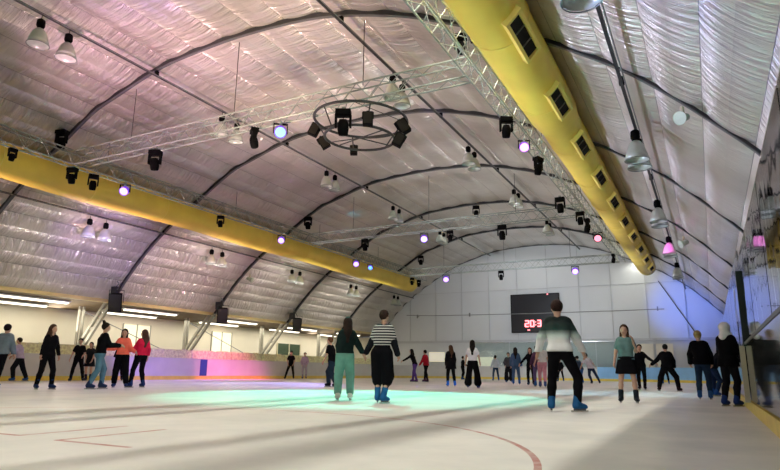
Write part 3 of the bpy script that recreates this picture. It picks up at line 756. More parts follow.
def box_head(loc, rz, tilt, lab, sc=1.0):
    e = empty('box_floodlight', loc, (R(tilt[0]), R(tilt[1]), R(rz))); e.scale = (sc,)*3
    MB().box((0, 0, -.02), (.1, .1, .1)).build('clamp', M_steel, e)
    y = MB(); y.box((-.2, 0, -.14), (.03, .06, .26)); y.box((.2, 0, -.14), (.03, .06, .26)); y.box((0, 0, -.03), (.42, .06, .03)); y.build('yoke', M_black, e)
    MB().box((0, 0, -.28), (.36, .26, .5)).build('housing', M_black, e)
    MB().box((0, -.14, -.28), (.3, .02, .42)).build('front', M_grille, e)
    tag(e, lab, 'stage light', 'black lights on the ring')
for loc, tl, lab, sc in [((-10.95, 15.5, 8.66), (0, 25), 'black box light at the left of the ring, upper', .85), ((-10.75, 15.4, 8.12), (8, -32), 'black box light at the left of the ring, lower', .8),
                   ((-8.17, 14.05, 7.95), (0, 0), 'black box light high at the near side of the ring', .8),
                   ((-7.90, 15.5, 8.20), (0, -32), 'black box light at the right of the ring, upper', .9), ((-7.72, 15.4, 7.68), (0, 28), 'black box light at the right of the ring, lower', .8),
                   ((-10.15, 16.55, 8.13), (0, 0), 'black box light low on the far side of the ring', .65)]:
    box_head(loc, 25, tl, lab, sc)
put_head((-9.08, 14.15, 8.22), 25, 'large round black moving head at the near side of the ring', sc=1.3)

# clamp floodlights on the right of the roof
M_flood = mat('greenish flood housing', (.45, .52, .42), .4, .2)
def flood(loc, rz, lab, sc=1.0):
    e = empty('floodlight', loc, (0, 0, R(rz))); e.scale = (sc,)*3
    rot = Matrix.Rotation(R(70), 3, 'Y')
    MB().box((0, 0, .18), (.08, .08, .28)).build('bracket', M_cream, e)
    MB().lathe([(0, .22), (.10, .2), (.12, 0), (.20, -.18), (.19, -.18), (.11, 0)], n=16, rot=rot).build('housing', M_flood, e, True)
    MB().lathe([(0, -.165), (.19, -.17)], n=16, rot=rot).build('glass', M_flood, e)
    tag(e, lab, 'floodlight', 'clamp floodlights on the roof')
flood((-.05, 14.25, 6.28), 60, 'pale green clamp floodlight on the first rib at upper right', .8)
flood((-.6, 30.6, 6.6), 30, 'small pale floodlight on the fourth rib at right')
flood((-26.9, 31.0, 6.5), 200, 'small pale floodlight on the rib above the navy board panel')

# ------------------------------------------------------------------ people
def nets(f, lo, hi, h):
    lo = np.array(lo)-2*h; hi = np.array(hi)+2*h
    n = np.ceil((hi-lo)/h).astype(int)+1
    ax = [lo[i]+h*np.arange(n[i]) for i in range(3)]
    G = np.stack(np.meshgrid(*ax, indexing='ij'), -1).astype(np.float32)
    D = f(G)
    c = [n[0]-1, n[1]-1, n[2]-1]
    acc = np.zeros((*c, 3)); cnt = np.zeros(c)
    for axis in range(3):
        o = [a for a in range(3) if a != axis]
        for a in (0, 1):
            for b_ in (0, 1):
                sl0 = [None]*3; sl1 = [None]*3
                sl0[axis] = slice(0, c[axis]); sl1[axis] = slice(1, c[axis]+1)
                sl0[o[0]] = sl1[o[0]] = slice(a, a+c[o[0]]); sl0[o[1]] = sl1[o[1]] = slice(b_, b_+c[o[1]])
                d0 = D[tuple(sl0)]; d1 = D[tuple(sl1)]; mk = (d0 < 0) != (d1 < 0)
                t = np.where(mk, d0/(d0-d1+1e-12), 0)
                p = G[tuple(sl0)]+t[..., None]*(G[tuple(sl1)]-G[tuple(sl0)])
                acc += np.where(mk[..., None], p, 0); cnt += mk
    use = cnt > 0
    idx = -np.ones(c, int); idx[use] = np.arange(use.sum())
    V = acc[use]/cnt[use][:, None]
    F = []
    for axis in range(3):
        u, v = (axis+1) % 3, (axis+2) % 3
        sl0 = [slice(1, c[k]) for k in range(3)]; sl1 = [slice(1, c[k]) for k in range(3)]
        sl0[axis] = slice(0, c[axis]); sl1[axis] = slice(1, c[axis]+1)
        d0 = D[tuple(sl0)] < 0; d1 = D[tuple(sl1)] < 0
        w = np.argwhere(d0 != d1)
        if len(w) == 0: continue
        base = w+np.array([0 if k == axis else 1 for k in range(3)])
        def g_(du, dv):
            q = base.copy(); q[:, u] += du; q[:, v] += dv; return idx[q[:, 0], q[:, 1], q[:, 2]]
        a, b_, c_, d_ = g_(-1, -1), g_(0, -1), g_(0, 0), g_(-1, 0)
        Q = np.stack([a, b_, c_, d_], 1); flip = ~d0[w[:, 0], w[:, 1], w[:, 2]]
        Q[flip] = Q[flip][:, ::-1]; F.append(Q)
    return V, np.concatenate(F)
def cone(P, a, b, ra, rb):
    a = np.array(a, np.float32); b = np.array(b, np.float32); ba = b-a; l2 = float(ba.dot(ba))+1e-9
    t = np.clip(((P-a)@ba)/l2, 0, 1); return np.linalg.norm(P-a-t[..., None]*ba, axis=-1)-(ra+(rb-ra)*t)
def smin(a, b, k):
    h = np.clip(.5+.5*(b-a)/k, 0, 1); return b*(1-h)+a*h-k*h*(1-h)
def ell(P, c, r):
    q = (P-np.array(c, np.float32))/np.array(r, np.float32); n_ = np.linalg.norm(q, axis=-1); return (n_-1)*min(r)
def field(prims, k=.03, off=0, cuts=()):
    def f(P):
        D = None
        for p in prims:
            d = ell(P, p[1], p[2]) if isinstance(p[0], str) else cone(P, *p)
            D = d if D is None else smin(D, d, k)
        D = D-off
        for (pt, nrm) in cuts:  # keep the side where dot<0
            D = np.maximum(D, (P-np.array(pt, np.float32))@np.array(nrm, np.float32))
        return D
    return f
def bounds(prims, ext):
    lo = np.full(3, 9.); hi = np.full(3, -9.)
    for p in prims:
        if isinstance(p[0], str): c = np.array(p[1]); r = np.array(p[2]); lo = np.minimum(lo, c-r); hi = np.maximum(hi, c+r)
        else:
            r = max(p[2], p[3])
            for q in (p[0], p[1]): lo = np.minimum(lo, np.array(q)-r); hi = np.maximum(hi, np.array(q)+r)
    return lo-ext, hi+ext
SKIN = mat('skin', (.55, .33, .24), .55, var=.05); EYE = mat('eye', (.03, .02, .02), .3); LIP = mat('lip', (.45, .14, .13), .5)
HAIRM = {}
def hairmat(c):
    if c not in HAIRM: HAIRM[c] = mat('hair', c, .75, bump=.6, bscale=50, var=.25, vscale=25, spec=.15)
    return HAIRM[c]
BLADE = mat('skate blade', (.6, .62, .64), .25, .9); HOLD = mat('blade holder', (.10, .11, .13), .5)
def mk(name, V, F, m, parent, s):
    me = bpy.data.meshes.new(name); me.from_pydata((V*s).tolist(), [], F.tolist() if hasattr(F, 'tolist') else F); me.materials.append(m); me.shade_smooth()
    o = bpy.data.objects.new(name, me); COL.objects.link(o); o.parent = parent; return o
def nrm(v): v = np.array(v, float); return v/(np.linalg.norm(v)+1e-9)
STAND = dict(feet=((-.11, 0, 0, 8), (.11, 0, 0, -8)), pel=(0, 0, 0), lean=(0, .02), arms=(((-.25, .05, -1), (-.1, .2, -1)), ((.25, .05, -1), (.1, .2, -1))), head=(0, 0))
def shirt_mat(kind):
    mt = mat('patterned knit', (.5, .5, .5), .85, bump=.3, bscale=30, spec=.2); nt = mt.node_tree; b = nt.nodes['Principled BSDF']
    tc = nt.nodes.new('ShaderNodeTexCoord'); sx = nt.nodes.new('ShaderNodeSeparateXYZ'); nt.links.new(tc.outputs['Object'], sx.inputs[0])
    cr = nt.nodes.new('ShaderNodeValToRGB'); e = cr.color_ramp.elements
    if kind == 'gradient':
        mp = nt.nodes.new('ShaderNodeMapRange'); mp.inputs[1].default_value = 0.97; mp.inputs[2].default_value = 1.55; nt.links.new(sx.outputs[2], mp.inputs[0]); nt.links.new(mp.outputs[0], cr.inputs[0])
        e[0].position = .24; e[0].color = (.74, .75, .76, 1); e[1].position = .80; e[1].color = (.010, .018, .018, 1)
        x = cr.color_ramp.elements.new(.40); x.color = (.45, .55, .53, 1); x = cr.color_ramp.elements.new(.56); x.color = (.03, .06, .055, 1)
    else:
        mu = nt.nodes.new('ShaderNodeMath'); mu.operation = 'MULTIPLY'; mu.inputs[1].default_value = 19.0; nt.links.new(sx.outputs[2], mu.inputs[0])
        fr = nt.nodes.new('ShaderNodeMath'); fr.operation = 'FRACT'; nt.links.new(mu.outputs[0], fr.inputs[0]); nt.links.new(fr.outputs[0], cr.inputs[0])
        cr.color_ramp.interpolation = 'CONSTANT'; e[0].position = 0; e[0].color = (.015, .018, .025, 1); e[1].position = .58; e[1].color = (.62, .62, .60, 1)
    nt.links.new(cr.outputs[0], b.inputs['Base Color']); return mt
def person(x, y, H, yaw, label, top, pants, hair, feet=None, pel=None, lean=None, arms=None, head=None, sleeve=1.0, legs='slim', hem=.93, bulk=.018,
           skate=(.02, .08, .28), skate_len=1.0, skirt=False, hood=None, sleeve_col=None, trim=None, cuffz=None, bag=None, group=None):
    feet = feet or STAND['feet']; pel = pel or STAND['pel']; lean = lean or STAND['lean']; arms = arms or STAND['arms']; head = head or STAND['head']
    d = math.hypot(x, y); vx = .016 if d < 14 else (.02 if d < 24 else .03)
    view = math.atan2(-x, y)  # rotation about z that makes +Y look away from the camera
    root = empty('person', (x, y, 0), (0, 0, view+R(yaw))); s = H/1.78
    ww = .80 if any(k in label for k in ('woman', 'girl')) else .94; hipz = .96+pel[2]; P = np.array([pel[0], pel[1], hipz]); C = P+np.array([lean[0]*.9, lean[1]*.9, .36]); SH = P+np.array([lean[0]*1.25, lean[1]*1.25, .50]); Wst = P+np.array([lean[0]*.35, lean[1]*.35, .16])
    NK = P+np.array([lean[0]*1.4, lean[1]*1.4, .56]); hy, ht = head
    HD = NK+np.array([lean[0]*.2, .015+.03*lean[1]+ht*.05, .135]); rz = Matrix.Rotation(R(hy), 3, 'Z')
    def hd(v): q = rz @ Vector(v); return HD+np.array(q)
    torso = [(P+[-.07, 0, .0], P+[.07, 0, 0], .115, .115), (Wst+[-.045, 0, 0], Wst+[.045, 0, 0], .095, .095), (C+[-.06*ww, .0, 0], C+[.06*ww, 0, 0], .105, .105), (SH+[-.115*ww, 0, -.01], SH+[.115*ww, 0, -.01], .052, .052),
             (P+[-.07, 0, 0], Wst+[-.05, 0, 0], .105, .09), (P+[.07, 0, 0], Wst+[.05, 0, 0], .105, .09), (Wst+[-.05, 0, 0], C+[-.08, 0, 0], .09, .105), (Wst+[.05, 0, 0], C+[.08, 0, 0], .09, .105), (C+[-.07*ww, 0, 0], SH+[-.10*ww, 0, -.02], .095, .06), (C+[.07*ww, 0, 0], SH+[.10*ww, 0, -.02], .095, .06)]
    legp = []; knees = []; ank = []
    for i, (fx, fy, fl, toe) in enumerate(feet):
        sd = -1 if i == 0 else 1
        hp = P+np.array([sd*.085, 0, -.03]); an = np.array([fx, fy-.03, .13+fl]); v = an-hp; L = np.linalg.norm(v); a1, a2 = .415, .405
        L2 = min(L, a1+a2-.001); ca = (a1*a1+L2*L2-a2*a2)/(2*a1*L2); ca = min(1, max(-1, ca)); sa = math.sqrt(1-ca*ca); u = v/L
        fw = np.array([-math.sin(R(toe))*1.0, math.cos(R(toe)), 0]); fw = fw-u*fw.dot(u); fw = nrm(fw)
        kn = hp+u*a1*ca*(L/L2 if L > L2 else 1)+fw*a1*sa; knees.append(kn); ank.append(an); legp.append((hp, kn, an, toe))
    skin_p = list(torso); leg_sk = []
    for hp, kn, an, toe in legp:
        calf = kn+(an-kn)*.3+np.array([0, -.02, 0]); leg_sk += [(hp, kn, .088, .055), (kn, calf, .053, .055), (calf, an, .055, .038)]
        skin_p += leg_sk[-3:]
    arm = []; hands = []
    for i in range(2):
        sd = -1 if i == 0 else 1; sh = SH+np.array([sd*.155*ww, 0, -.03]); e1 = nrm(arms[i][0]); e2 = nrm(arms[i][1]); el = sh+e1*.275; wr = el+e2*.25; hn = wr+e2*.075
        arm.append((sh, el, wr)); skin_p += [(sh, el, .05, .039), (el, wr, .038, .026), (wr, hn, .024, .031)]; hands.append((wr, hn, e2, sd))
    skin_p += [(SH+[0, 0, 0], NK+[0, .0, .05], .055, .052), ('e', hd((0, .0, .025)), (.082, .099, .112)), ('e', hd((0, .018, -.035)), (.058, .07, .07)),
               (hd((0, .09, .0)), hd((0, .108, -.022)), .009, .014), ('e', hd((-.078, -.005, 0)), (.012, .02, .03)), ('e', hd((.078, -.005, 0)), (.012, .02, .03)),
               (hd((-.03, .082, .025)), hd((.03, .082, .025)), .012, .012)]
    lo, hi = bounds(skin_p, .01); V, F = nets(field(skin_p, .025), lo, hi, vx); F = F.tolist(); V = V.tolist(); nb = len(F)
    ex = MB()
    for wr, hn, e2, sd in hands:   # four fingers and a thumb, gently curled
        e2 = Vector(e2); up = Vector((0, 0, 1)) if abs(e2.z) < .8 else Vector((0, 1, 0)); pn = e2.cross(up).normalized(); sp = pn.cross(e2).normalized()
        if abs(e2.z) >= .8: curl = Vector((-sd, 0, 0)); sp = e2.cross(curl).normalized()
        else: curl = -Vector((0, 0, 1))
        h0 = Vector(hn)
        for q, L in zip((-.026, -.009, .008, .024), (.062, .07, .066, .052)):
            p0 = h0+sp*q; p1 = p0+e2*(L*.55)+curl*.008; p2 = p0+e2*(L*.9)+curl*.03; p3 = p0+e2*L+curl*.05
            ex.tube([p0-e2*.01, p1, p2, p3], [.0095, .009, .008, .006], 6)
        t0 = Vector(wr)+e2*.03; side = sp if sp.dot(Vector((0, 1, 0))) > 0 or abs(e2.z) < .8 else -sp
        ex.tube([t0+side*.02, t0+side*.042+e2*.03, t0+side*.046+e2*.058+curl*.012], [.012, .010, .007], 6)
    nv = len(V); V += [list(v) for v in ex.v]; F += [tuple(i+nv for i in f) for f in ex.f]; n1 = len(F)
    fe = MB()
    for sx_ in (-1, 1):
        c = hd((sx_*.03, .088, .012)); fe.lathe([(0, .009), (.008, .007), (.012, 0), (.008, -.007), (0, -.009)], c=tuple(c), n=8)
    nv = len(V); V += [list(v) for v in fe.v]; F += [tuple(i+nv for i in f) for f in fe.f]; n2 = len(F)
    lp = MB(); rotl = rz.to_3x3() @ Matrix.Rotation(PI/2, 3, 'Y'); lp.lathe([(0, .026), (.008, .016), (.011, 0), (.008, -.016), (0, -.026)], c=tuple(hd((0, .083, -.055))), n=8, rot=rotl)
    nv = len(V); V += [list(v) for v in lp.v]; F += [tuple(i+nv for i in f) for f in lp.f]
    me = bpy.data.meshes.new('body'); me.from_pydata([tuple(c*s for c in v) for v in V], [], F)
    for mm in (SKIN, EYE, LIP): me.materials.append(mm)
    mi = [0]*n1+[1]*(n2-n1)+[2]*(len(F)-n2); me.polygons.foreach_set('material_index', mi); me.shade_smooth()
    bo = bpy.data.objects.new('body', me); COL.objects.link(bo); bo.parent = root
    # top
    tp = list(torso)
    def lerp(a, b_, t): return a+(b_-a)*t
    sl = []
    cut = []
    for (sh, el, wr) in arm:
        if sleeve >= 1: sl += [(sh, el, .056, .047), (el, lerp(el, wr, .97), .047, .036)]
        else: sl += [(sh, lerp(sh, el, sleeve), .06, .058)]
    if sleeve_col is None: tp += sl
    elif sleeve < 1: tp += sl; sl = [(lerp(sh, el, sleeve-.05), el, .052, .046) for (sh, el, wr) in arm]+[(el, lerp(el, wr, .97), .046, .036) for (sh, el, wr) in arm]
    hemz = P[2]+(hem-.96)
    if hem < .9: tp += [(P+[-.06, 0, 0], [P[0]-.08, P[1], hemz], .12, .135), (P+[.06, 0, 0], [P[0]+.08, P[1], hemz], .12, .135)]
    cuts = [((0, 0, hemz), (0, 0, -1)), (tuple(NK+np.array([0, 0, .03 if sleeve >= 1 else 0.0])), (0, .35, 1))]
    lo, hi = bounds(tp, .06); lo[2] = max(lo[2], hemz-.02)
    tm = top if not isinstance(top, tuple) else cloth(top)
    V2, F2 = nets(field(tp, .025, bulk*.7, cuts), lo, hi, vx); mk('jacket' if bulk > .03 else ('sweater' if sleeve >= 1 else 't_shirt'), V2, F2, tm, root, s)
    if sleeve_col is not None:
        lo, hi = bounds(sl, .05); V2, F2 = nets(field(sl, .03, bulk*.7), lo, hi, vx); mk('sleeves', V2, F2, cloth(sleeve_col), root, s)
    # lower garment
    if skirt:
        sk = [(P+[-.06, 0, .06], [P[0]-.09, P[1], P[2]-.30], .11, .155), (P+[.06, 0, .06], [P[0]+.09, P[1], P[2]-.30], .11, .155), (P+[0, 0, .06], [P[0], P[1], P[2]-.30], .12, .16)]
        lo, hi = bounds(sk, .04); V2, F2 = nets(field(sk, .05, .012, [((0, 0, P[2]-.30), (0, 0, -1)), ((0, 0, P[2]+.10), (0, 0, 1))]), lo, hi, vx); mk('skirt', V2, F2, cloth(pants), root, s)
    else:
        pt = [torso[0], (P+[-.07, 0, 0], Wst+[-.05, 0, -.03], .108, .092), (P+[.07, 0, 0], Wst+[.05, 0, -.03], .108, .092)]
        for hp, kn, an, toe in legp:
            calf = kn+(an-kn)*.35+np.array([0, -.015, 0]); end = lerp(kn, an, .88 if skate_len > .5 else .95)
            if legs == 'slim': pt += [(hp, kn, .096, .062), (kn, calf, .06, .062), (calf, end, .062, .05)]
            elif legs == 'loose': pt += [(hp, kn, .112, .085), (kn, end, .085, .07)]
            elif legs == 'wide': pt += [(hp, kn, .11, .10), (kn, lerp(kn, an, .8), .10, .135)]
            elif legs == 'baggyknee': pt += [(hp, kn, .125, .115), (kn, lerp(kn, an, .25), .115, .10), (kn, end, .05, .045)]
        lo, hi = bounds(pt, .03); V2, F2 = nets(field(pt, .025, .010, [(tuple(Wst+np.array([0, 0, .03])), (0, 0, 1))]), lo, hi, vx); mk('trousers', V2, F2, cloth(pants), root, s)
    # skates
    for (hp, kn, an, toe) in legp:
        r2 = Matrix.Rotation(R(toe), 3, 'Z')
        def fp(v): q = r2 @ Vector(v); return an+np.array(q)
        up = nrm(kn-an)
        bt = [(fp((0, -.03, -.02)), an+up*.15*skate_len, .055, .062), (fp((0, -.04, -.045)), fp((0, .13, -.055)), .042, .036), (fp((0, -.01, -.01)), fp((0, .1, -.045)), .05, .04)]
        lo, hi = bounds(bt, .02); V2, F2 = nets(field(bt, .03, 0, [(tuple(fp((0, 0, -.078))), (0, 0, -1))]), lo, hi, min(vx, .02)); bo = mk('ice_skate', V2, F2, cloth(skate, .5), root, s)
        rot = r2.to_3x3(); q = MB(); q.box(Vector(fp((0, .03, -.09))), (.024, .20, .03), rot)
        q.v = [tuple(c*s for c in v) for v in q.v]; q.build('blade_holder', HOLD, bo)
        q = MB(); q.box(Vector(fp((0, .03, -.113))), (.006, .29, .03), rot); q.v = [tuple(c*s for c in v) for v in q.v]; q.build('blade', BLADE, bo)
    # hair / hood
    hc, style = hair; hp_ = [('e', hd((0, -.012, .042)), (.099, .113, .115))]; hcut = [(tuple(hd((0, .035, .03))), tuple(np.array(rz @ Vector((0, .80, -.6)))))]
    lo, hi = bounds(hp_, .02); fcap = field(hp_, .02, 0, hcut)
    if style in ('long', 'bun', 'short', 'midlong'):
        extra = []
        if style == 'long': extra = [(hd((0, -.05, .0)), hd((0, -.085, -.16)), .085, .085), (hd((0, -.085, -.16)), NK+np.array([0, -.11, -.25]), .085, .05), (hd((-.07, -.01, 0)), hd((-.085, .0, -.2)), .03, .035), (hd((.07, -.01, 0)), hd((.085, .0, -.2)), .03, .035)]
        if style == 'midlong': extra = [(hd((0, -.04, .0)), hd((0, -.06, -.14)), .08, .07)]
        if style == 'bun': extra = [(hd((0, -.07, .165)), hd((0, -.08, .185)), .042, .038)]
        fx_ = field(extra, .04) if extra else None
        lo2, hi2 = bounds(hp_+extra, .02)
        def fh(Pn):
            D = fcap(Pn)
            return smin(D, fx_(Pn), .03) if fx_ else D
        V2, F2 = nets(fh, lo2, hi2, min(vx, .022)); mk('hair', V2, F2, hairmat(hc), root, s)
    if hood:
        hh = [('e', hd((0, -.02, .03)), (.115, .125, .125)), (hd((0, -.02, -.1)), NK+np.array([0, .0, -.02]), .10, .13), (NK+np.array([-.08, .02, -.02]), NK+np.array([.08, .02, -.02]), .08, .08)]
        lo, hi = bounds(hh, .02); V2, F2 = nets(field(hh, .04, 0, [(tuple(hd((0, .055, 0))), tuple(np.array(rz @ Vector((0, 1, -.15)))))]), lo, hi, .018); mk('hood', V2, F2, cloth(hood), root, s)
    tag(root, label, 'person', group)
    return root

BLK = (.005, .005, .007); DK = (.011, .012, .017); NAVY = (.02, .035, .09); JEAN = (.05, .10, .20); BLUES = (.02, .10, .32); BLONDE = (.42, .29, .12)
DHAIR = (.012, .009, .008); BHAIR = (.07, .035, .02)
dn = lambda s, o=.25, f=.05: ((s*o, f, -1), (s*o*.4, f+.1, -1))
L_, R_ = -1, 1
def A(l1, l2, r1, r2): return ((l1, l2), (r1, r2))
WIDE = lambda a, b=None: ((-a, 0, 0, 14), ((b or a), 0, 0, -14))
# near the camera
person(-2.12, 10.05, 1.80, 0, 'man seen from behind in dark green to white gradient sweater and black trousers', shirt_mat('gradient'), BLK, ((.03, .015, .012), 'short'),
       feet=((-.20, .05, 0, 5), (.20, -.05, .01, -62)), pel=(-.03, 0, -.02), lean=(-.01, .10), arms=A((-.50, .0, -1), (-.28, .22, -1), (.52, .10, -1), (.42, .25, -1)), head=(8, .1), hem=.95, bulk=.035, legs='slim', skate=(.02, .10, .26))
person(-5.62, 10.4, 1.76, -8, 'dark-haired man seen from behind in black and white striped sweater, holding a woman\'s hand', shirt_mat('stripe'), BLK, ((.03, .016, .012), 'short'),
       feet=((-.07, .05, 0, 4), (.06, -.04, 0, -35)), lean=(.02, .05), arms=A((-.42, .05, -1), (-.55, .12, -1), (.30, -.05, -1), (.32, .10, -1)), head=(-38, 0), hem=1.10, bulk=.032, sleeve=.75, legs='baggyknee', sleeve_col=DK, skate=(.02, .13, .32))
person(-6.70, 10.8, 1.68, 4, 'woman seen from behind with long dark hair, black sweater, mint trousers and white skates', (.012, .022, .022), (.17, .36, .31), ((.025, .014, .012), 'long'),
       feet=((-.14, 0, 0, 8), (.13, 0, 0, -14)), lean=(.03, .03), arms=A((-.22, .08, -1), (.10, .3, -1), (.55, .05, -1), (.60, .12, -1)), hem=1.0, bulk=.03, legs='loose', skate=(.75, .75, .70))
person(-1.60, 13.95, 1.63, 180, 'woman facing the camera in teal T-shirt and black mini skirt, touching her hair', (.12, .22, .22), BLK, (BHAIR, 'long'),
       feet=((-.17, 0, 0, 12), (.17, 0, 0, -8)), lean=(0, .0), arms=A((-.42, .0, -1), (.22, .42, 1), (.34, .02, -1), (.18, .12, -1)), head=(-12, -.2), sleeve=.6, skirt=True, hem=.97, skate=(.015, .02, .03))
person(.31, 14.1, 1.64, -38, 'skater in white hood and black coat standing at the right-hand glass', BLK, DK, (DHAIR, 'cap'),
       feet=((-.08, -.1, 0, 4), (.08, .08, 0, -8)), lean=(0, .0), arms=A((-.2, .15, -1), (-.05, .55, -.2), (.2, .25, -1), (.05, .5, -.1)), hem=.84, bulk=.04, hood=(.80, .80, .78), skate=(.02, .05, .20))
person(-.20, 17.4, 1.70, -5, 'man with short fair hair in black jacket, skating away near the right glass', BLK, (.02, .04, .08), (BLONDE, 'short'),
       feet=((-.12, 0, 0, 6), (.13, .05, 0, -6)), lean=(-.03, .08), arms=A((-.35, .1, -1), (-.1, .5, -1), (.35, .1, -1), (.05, .5, -1)), hem=.90, bulk=.045, skate=(.03, .10, .28))
person(.08, 20.5, 1.66, -40, 'skater in black leaning forward behind the fair-haired man at the right glass', DK, NAVY, (DHAIR, 'short'),
       feet=((-.15, .05, 0, 6), (.15, -.15, 0, -6)), pel=(0, -.15, -.08), lean=(.0, .55), arms=A((-.2, .7, -1), (0, .8, -.8), (.2, .8, -1), (0, 1, -.5)), hem=.92, bulk=.035)
# left group
person(-18.32, 10.55, 1.80, -35, 'man at the left frame edge in grey-blue hooded sweatshirt and black trousers', (.17, .22, .27), BLK, (DHAIR, 'short'),
       feet=((-.16, .1, 0, 6), (.14, -.2, 0, -6)), lean=(0, .08), arms=A((-.3, .05, -1), (-.1, .3, -1), (.28, .1, -1), (.1, .35, -1)), hem=.93, bulk=.05)
person(-25.35, 15.4, 1.78, 75, 'skater in lilac and cream top bending forward by the left board', (.50, .42, .58), DK, (DHAIR, 'short'),
       feet=((-.16, .15, 0, 6), (.18, -.25, 0, -6)), pel=(0, 0, -.03), lean=(0, .08), arms=A((-.4, .5, -1), (-.2, .9, -.8), (.4, .3, -1), (.2, .9, -.6)), hem=.95, bulk=.04, sleeve=.7, legs='loose')
person(-15.9, 10.4, 1.72, -150, 'woman with long brown hair in black turtleneck and black trousers on the left', BLK, BLK, (BHAIR, 'long'),
       feet=((-.20, .05, 0, 12), (.20, 0, 0, -12)), lean=(-.03, .0), arms=A((-.35, -.05, -1), (-.15, .2, -1), (.32, .12, -1), (.35, .3, -1)), head=(28, 0), legs='slim', skate=(.015, .03, .10))
person(-24.14, 17.2, 1.80, 170, 'man in black T-shirt and black trousers standing by the left board', BLK, BLK, (DHAIR, 'short'),
       feet=WIDE(.24), arms=A((-.3, .05, -1), (.1, .7, -.3), (.4, .05, -1), (.3, .2, -1)), sleeve=.6, hem=.92, legs='slim', skate=(.015, .02, .04))
person(-24.9, 18.3, 1.70, 165, 'girl in short dark dress with bare legs standing by the left board', DK, DK, (DHAIR, 'midlong'),
       feet=WIDE(.1), arms=A((-.2, .1, -1), (.2, .5, -1), (.2, .1, -1), (-.1, .5, -1)), skirt=True, sleeve=.5, hem=.95, skate=(.02, .02, .03))
person(-15.38, 11.6, 1.86, -75, 'woman with hair bun, black jacket and blue jeans, reaching to woman in orange', BLK, (.09, .20, .29), (DHAIR, 'bun'),
       feet=((-.10, .18, 0, 4), (.10, -.18, 0, -4)), pel=(0, 0, -.02), lean=(0, .05), arms=A((-.1, .55, -1), (-.02, 1, .1), (.1, .5, -1), (.05, 1, .0)), head=(-5, -.1), hem=.96, bulk=.032, skate=(.015, .03, .09))
person(-24.6, 19.6, 1.70, 175, 'skater in black clothes standing behind the woman in orange by the left board', BLK, BLK, (DHAIR, 'short'),
       feet=WIDE(.2), arms=A((-.3, .2, -1), (.4, .7, .1), (.3, .2, -1), (-.3, .7, .2)), hem=.93, skate=(.02, .02, .05))
person(-16.05, 12.9, 1.76, 172, 'woman in bright orange sweater and black trousers facing the camera', (1.0, .17, .12), BLK, (DHAIR, 'long'),
       feet=((-.17, 0, 0, 8), (.17, 0, 0, -8)), arms=A((-.40, .15, -1), (-.45, .55, -.25), (.55, .1, -1), (.8, .3, -.05)), hem=1.0, bulk=.035, legs='loose', skate=(.02, .04, .14))
person(-15.94, 13.5, 1.78, 25, 'woman in red long-sleeved top and black ripped jeans with long brown hair', (.70, .02, .08), BLK, ((.09, .045, .035), 'long'),
       feet=((-.24, .08, 0, 50), (.12, -.02, 0, 10)), lean=(.04, .03), arms=A((-.45, .3, -1), (-.65, .4, -.35), (.26, -.05, -1), (.1, .35, -1)), head=(35, 0), hem=.98, bulk=.025, skate=(.02, .04, .16))
# middle
person(-12.45, 19.2, 1.84, 62, 'man in black T-shirt and jeans skating behind the woman in mint trousers', BLK, (.02, .035, .06), ((.16, .06, .03), 'short'),
       feet=((-.12, -.2, 0, 0), (.12, .22, 0, 0)), pel=(0, 0, -.04), lean=(0, .08), arms=A((-.2, .15, -1), (-.05, .5, -1), (.2, -.2, -1), (0, .3, -1)), sleeve=.6, legs='loose', hem=.9, bulk=.03, skate=(.01, .01, .012))
person(-25.4, 34.0, 1.84, 170, 'person in black top and black trousers resting against the left board', BLK, BLK, (DHAIR, 'short'),
       feet=WIDE(.2, .35), arms=A((-.4, .1, -1), (.3, .4, -1), (.4, .1, -1), (-.3, .4, -1)), sleeve=.6, skate=(.01, .01, .02))
person(-25.4, 35.6, 1.80, 175, 'person in pale lilac patterned top and light trousers resting against the left board', (.42, .32, .46), (.42, .38, .48), (DHAIR, 'short'),
       feet=WIDE(.12), arms=A((-.4, .1, -1), (.4, .4, -1), (.4, .1, -1), (-.3, .4, -1)), skate=(.1, .1, .14))
person(-15.25, 32.3, 1.86, 70, 'skater in black top and purple leggings with an arm stretched to the left', BLK, (.10, .05, .26), (DHAIR, 'long'),
       feet=((-.1, -.1, 0, 0), (.1, .2, 0, 0)), lean=(0, .14), arms=A((-.3, .8, -.6), (-.2, .9, -.5), (.2, -.2, -1), (.2, -.3, -1)), skate=(.08, .03, .16))
person(-14.95, 33.2, 1.84, 60, 'skater in red jacket and black trousers beside the one in purple leggings', (.36, .015, .03), BLK, (DHAIR, 'short'),
       feet=((-.25, -.2, 0, 0), (.12, .2, 0, 0)), lean=(0, .04), arms=A((-.3, .3, -1), (-.2, .6, -1), (.3, -.1, -1), (.1, .1, -1)), hem=.92, bulk=.04, skate=(.06, .02, .05))
person(-9.79, 24.3, 1.70, 12, 'woman with long brown hair in long black coat and bright blue skates', BLK, BLK, (BHAIR, 'long'),
       feet=((-.15, 0, 0, 6), (.17, 0, 0, -6)), arms=A((-.22, .1, -1), (.05, .4, -1), (.22, .1, -1), (0, .4, -1)), head=(35, 0), hem=.76, bulk=.05, skate=(.03, .16, .75))
person(-18.1, 47.5, 1.86, -70, 'small distant skater in black left of the woman in white T-shirt', BLK, BLK, (DHAIR, 'short'),
       feet=WIDE(.08), arms=A((-.2, .3, -1), (-.1, .9, -.3), (.2, .3, -1), (0, .9, -.3)))
person(-8.16, 22.5, 1.80, -4, 'woman seen from behind in white T-shirt and wide black trousers with long black hair', (.72, .70, .76), BLK, (DHAIR, 'long'),
       feet=((-.19, 0, 0, 8), (.19, 0, 0, -20)), arms=A((-.45, .05, -1), (-.2, .3, -1), (.45, .05, -1), (.15, .25, -1)), sleeve=.5, legs='wide', hem=1.02, bulk=.03, skate=(.02, .04, .12))
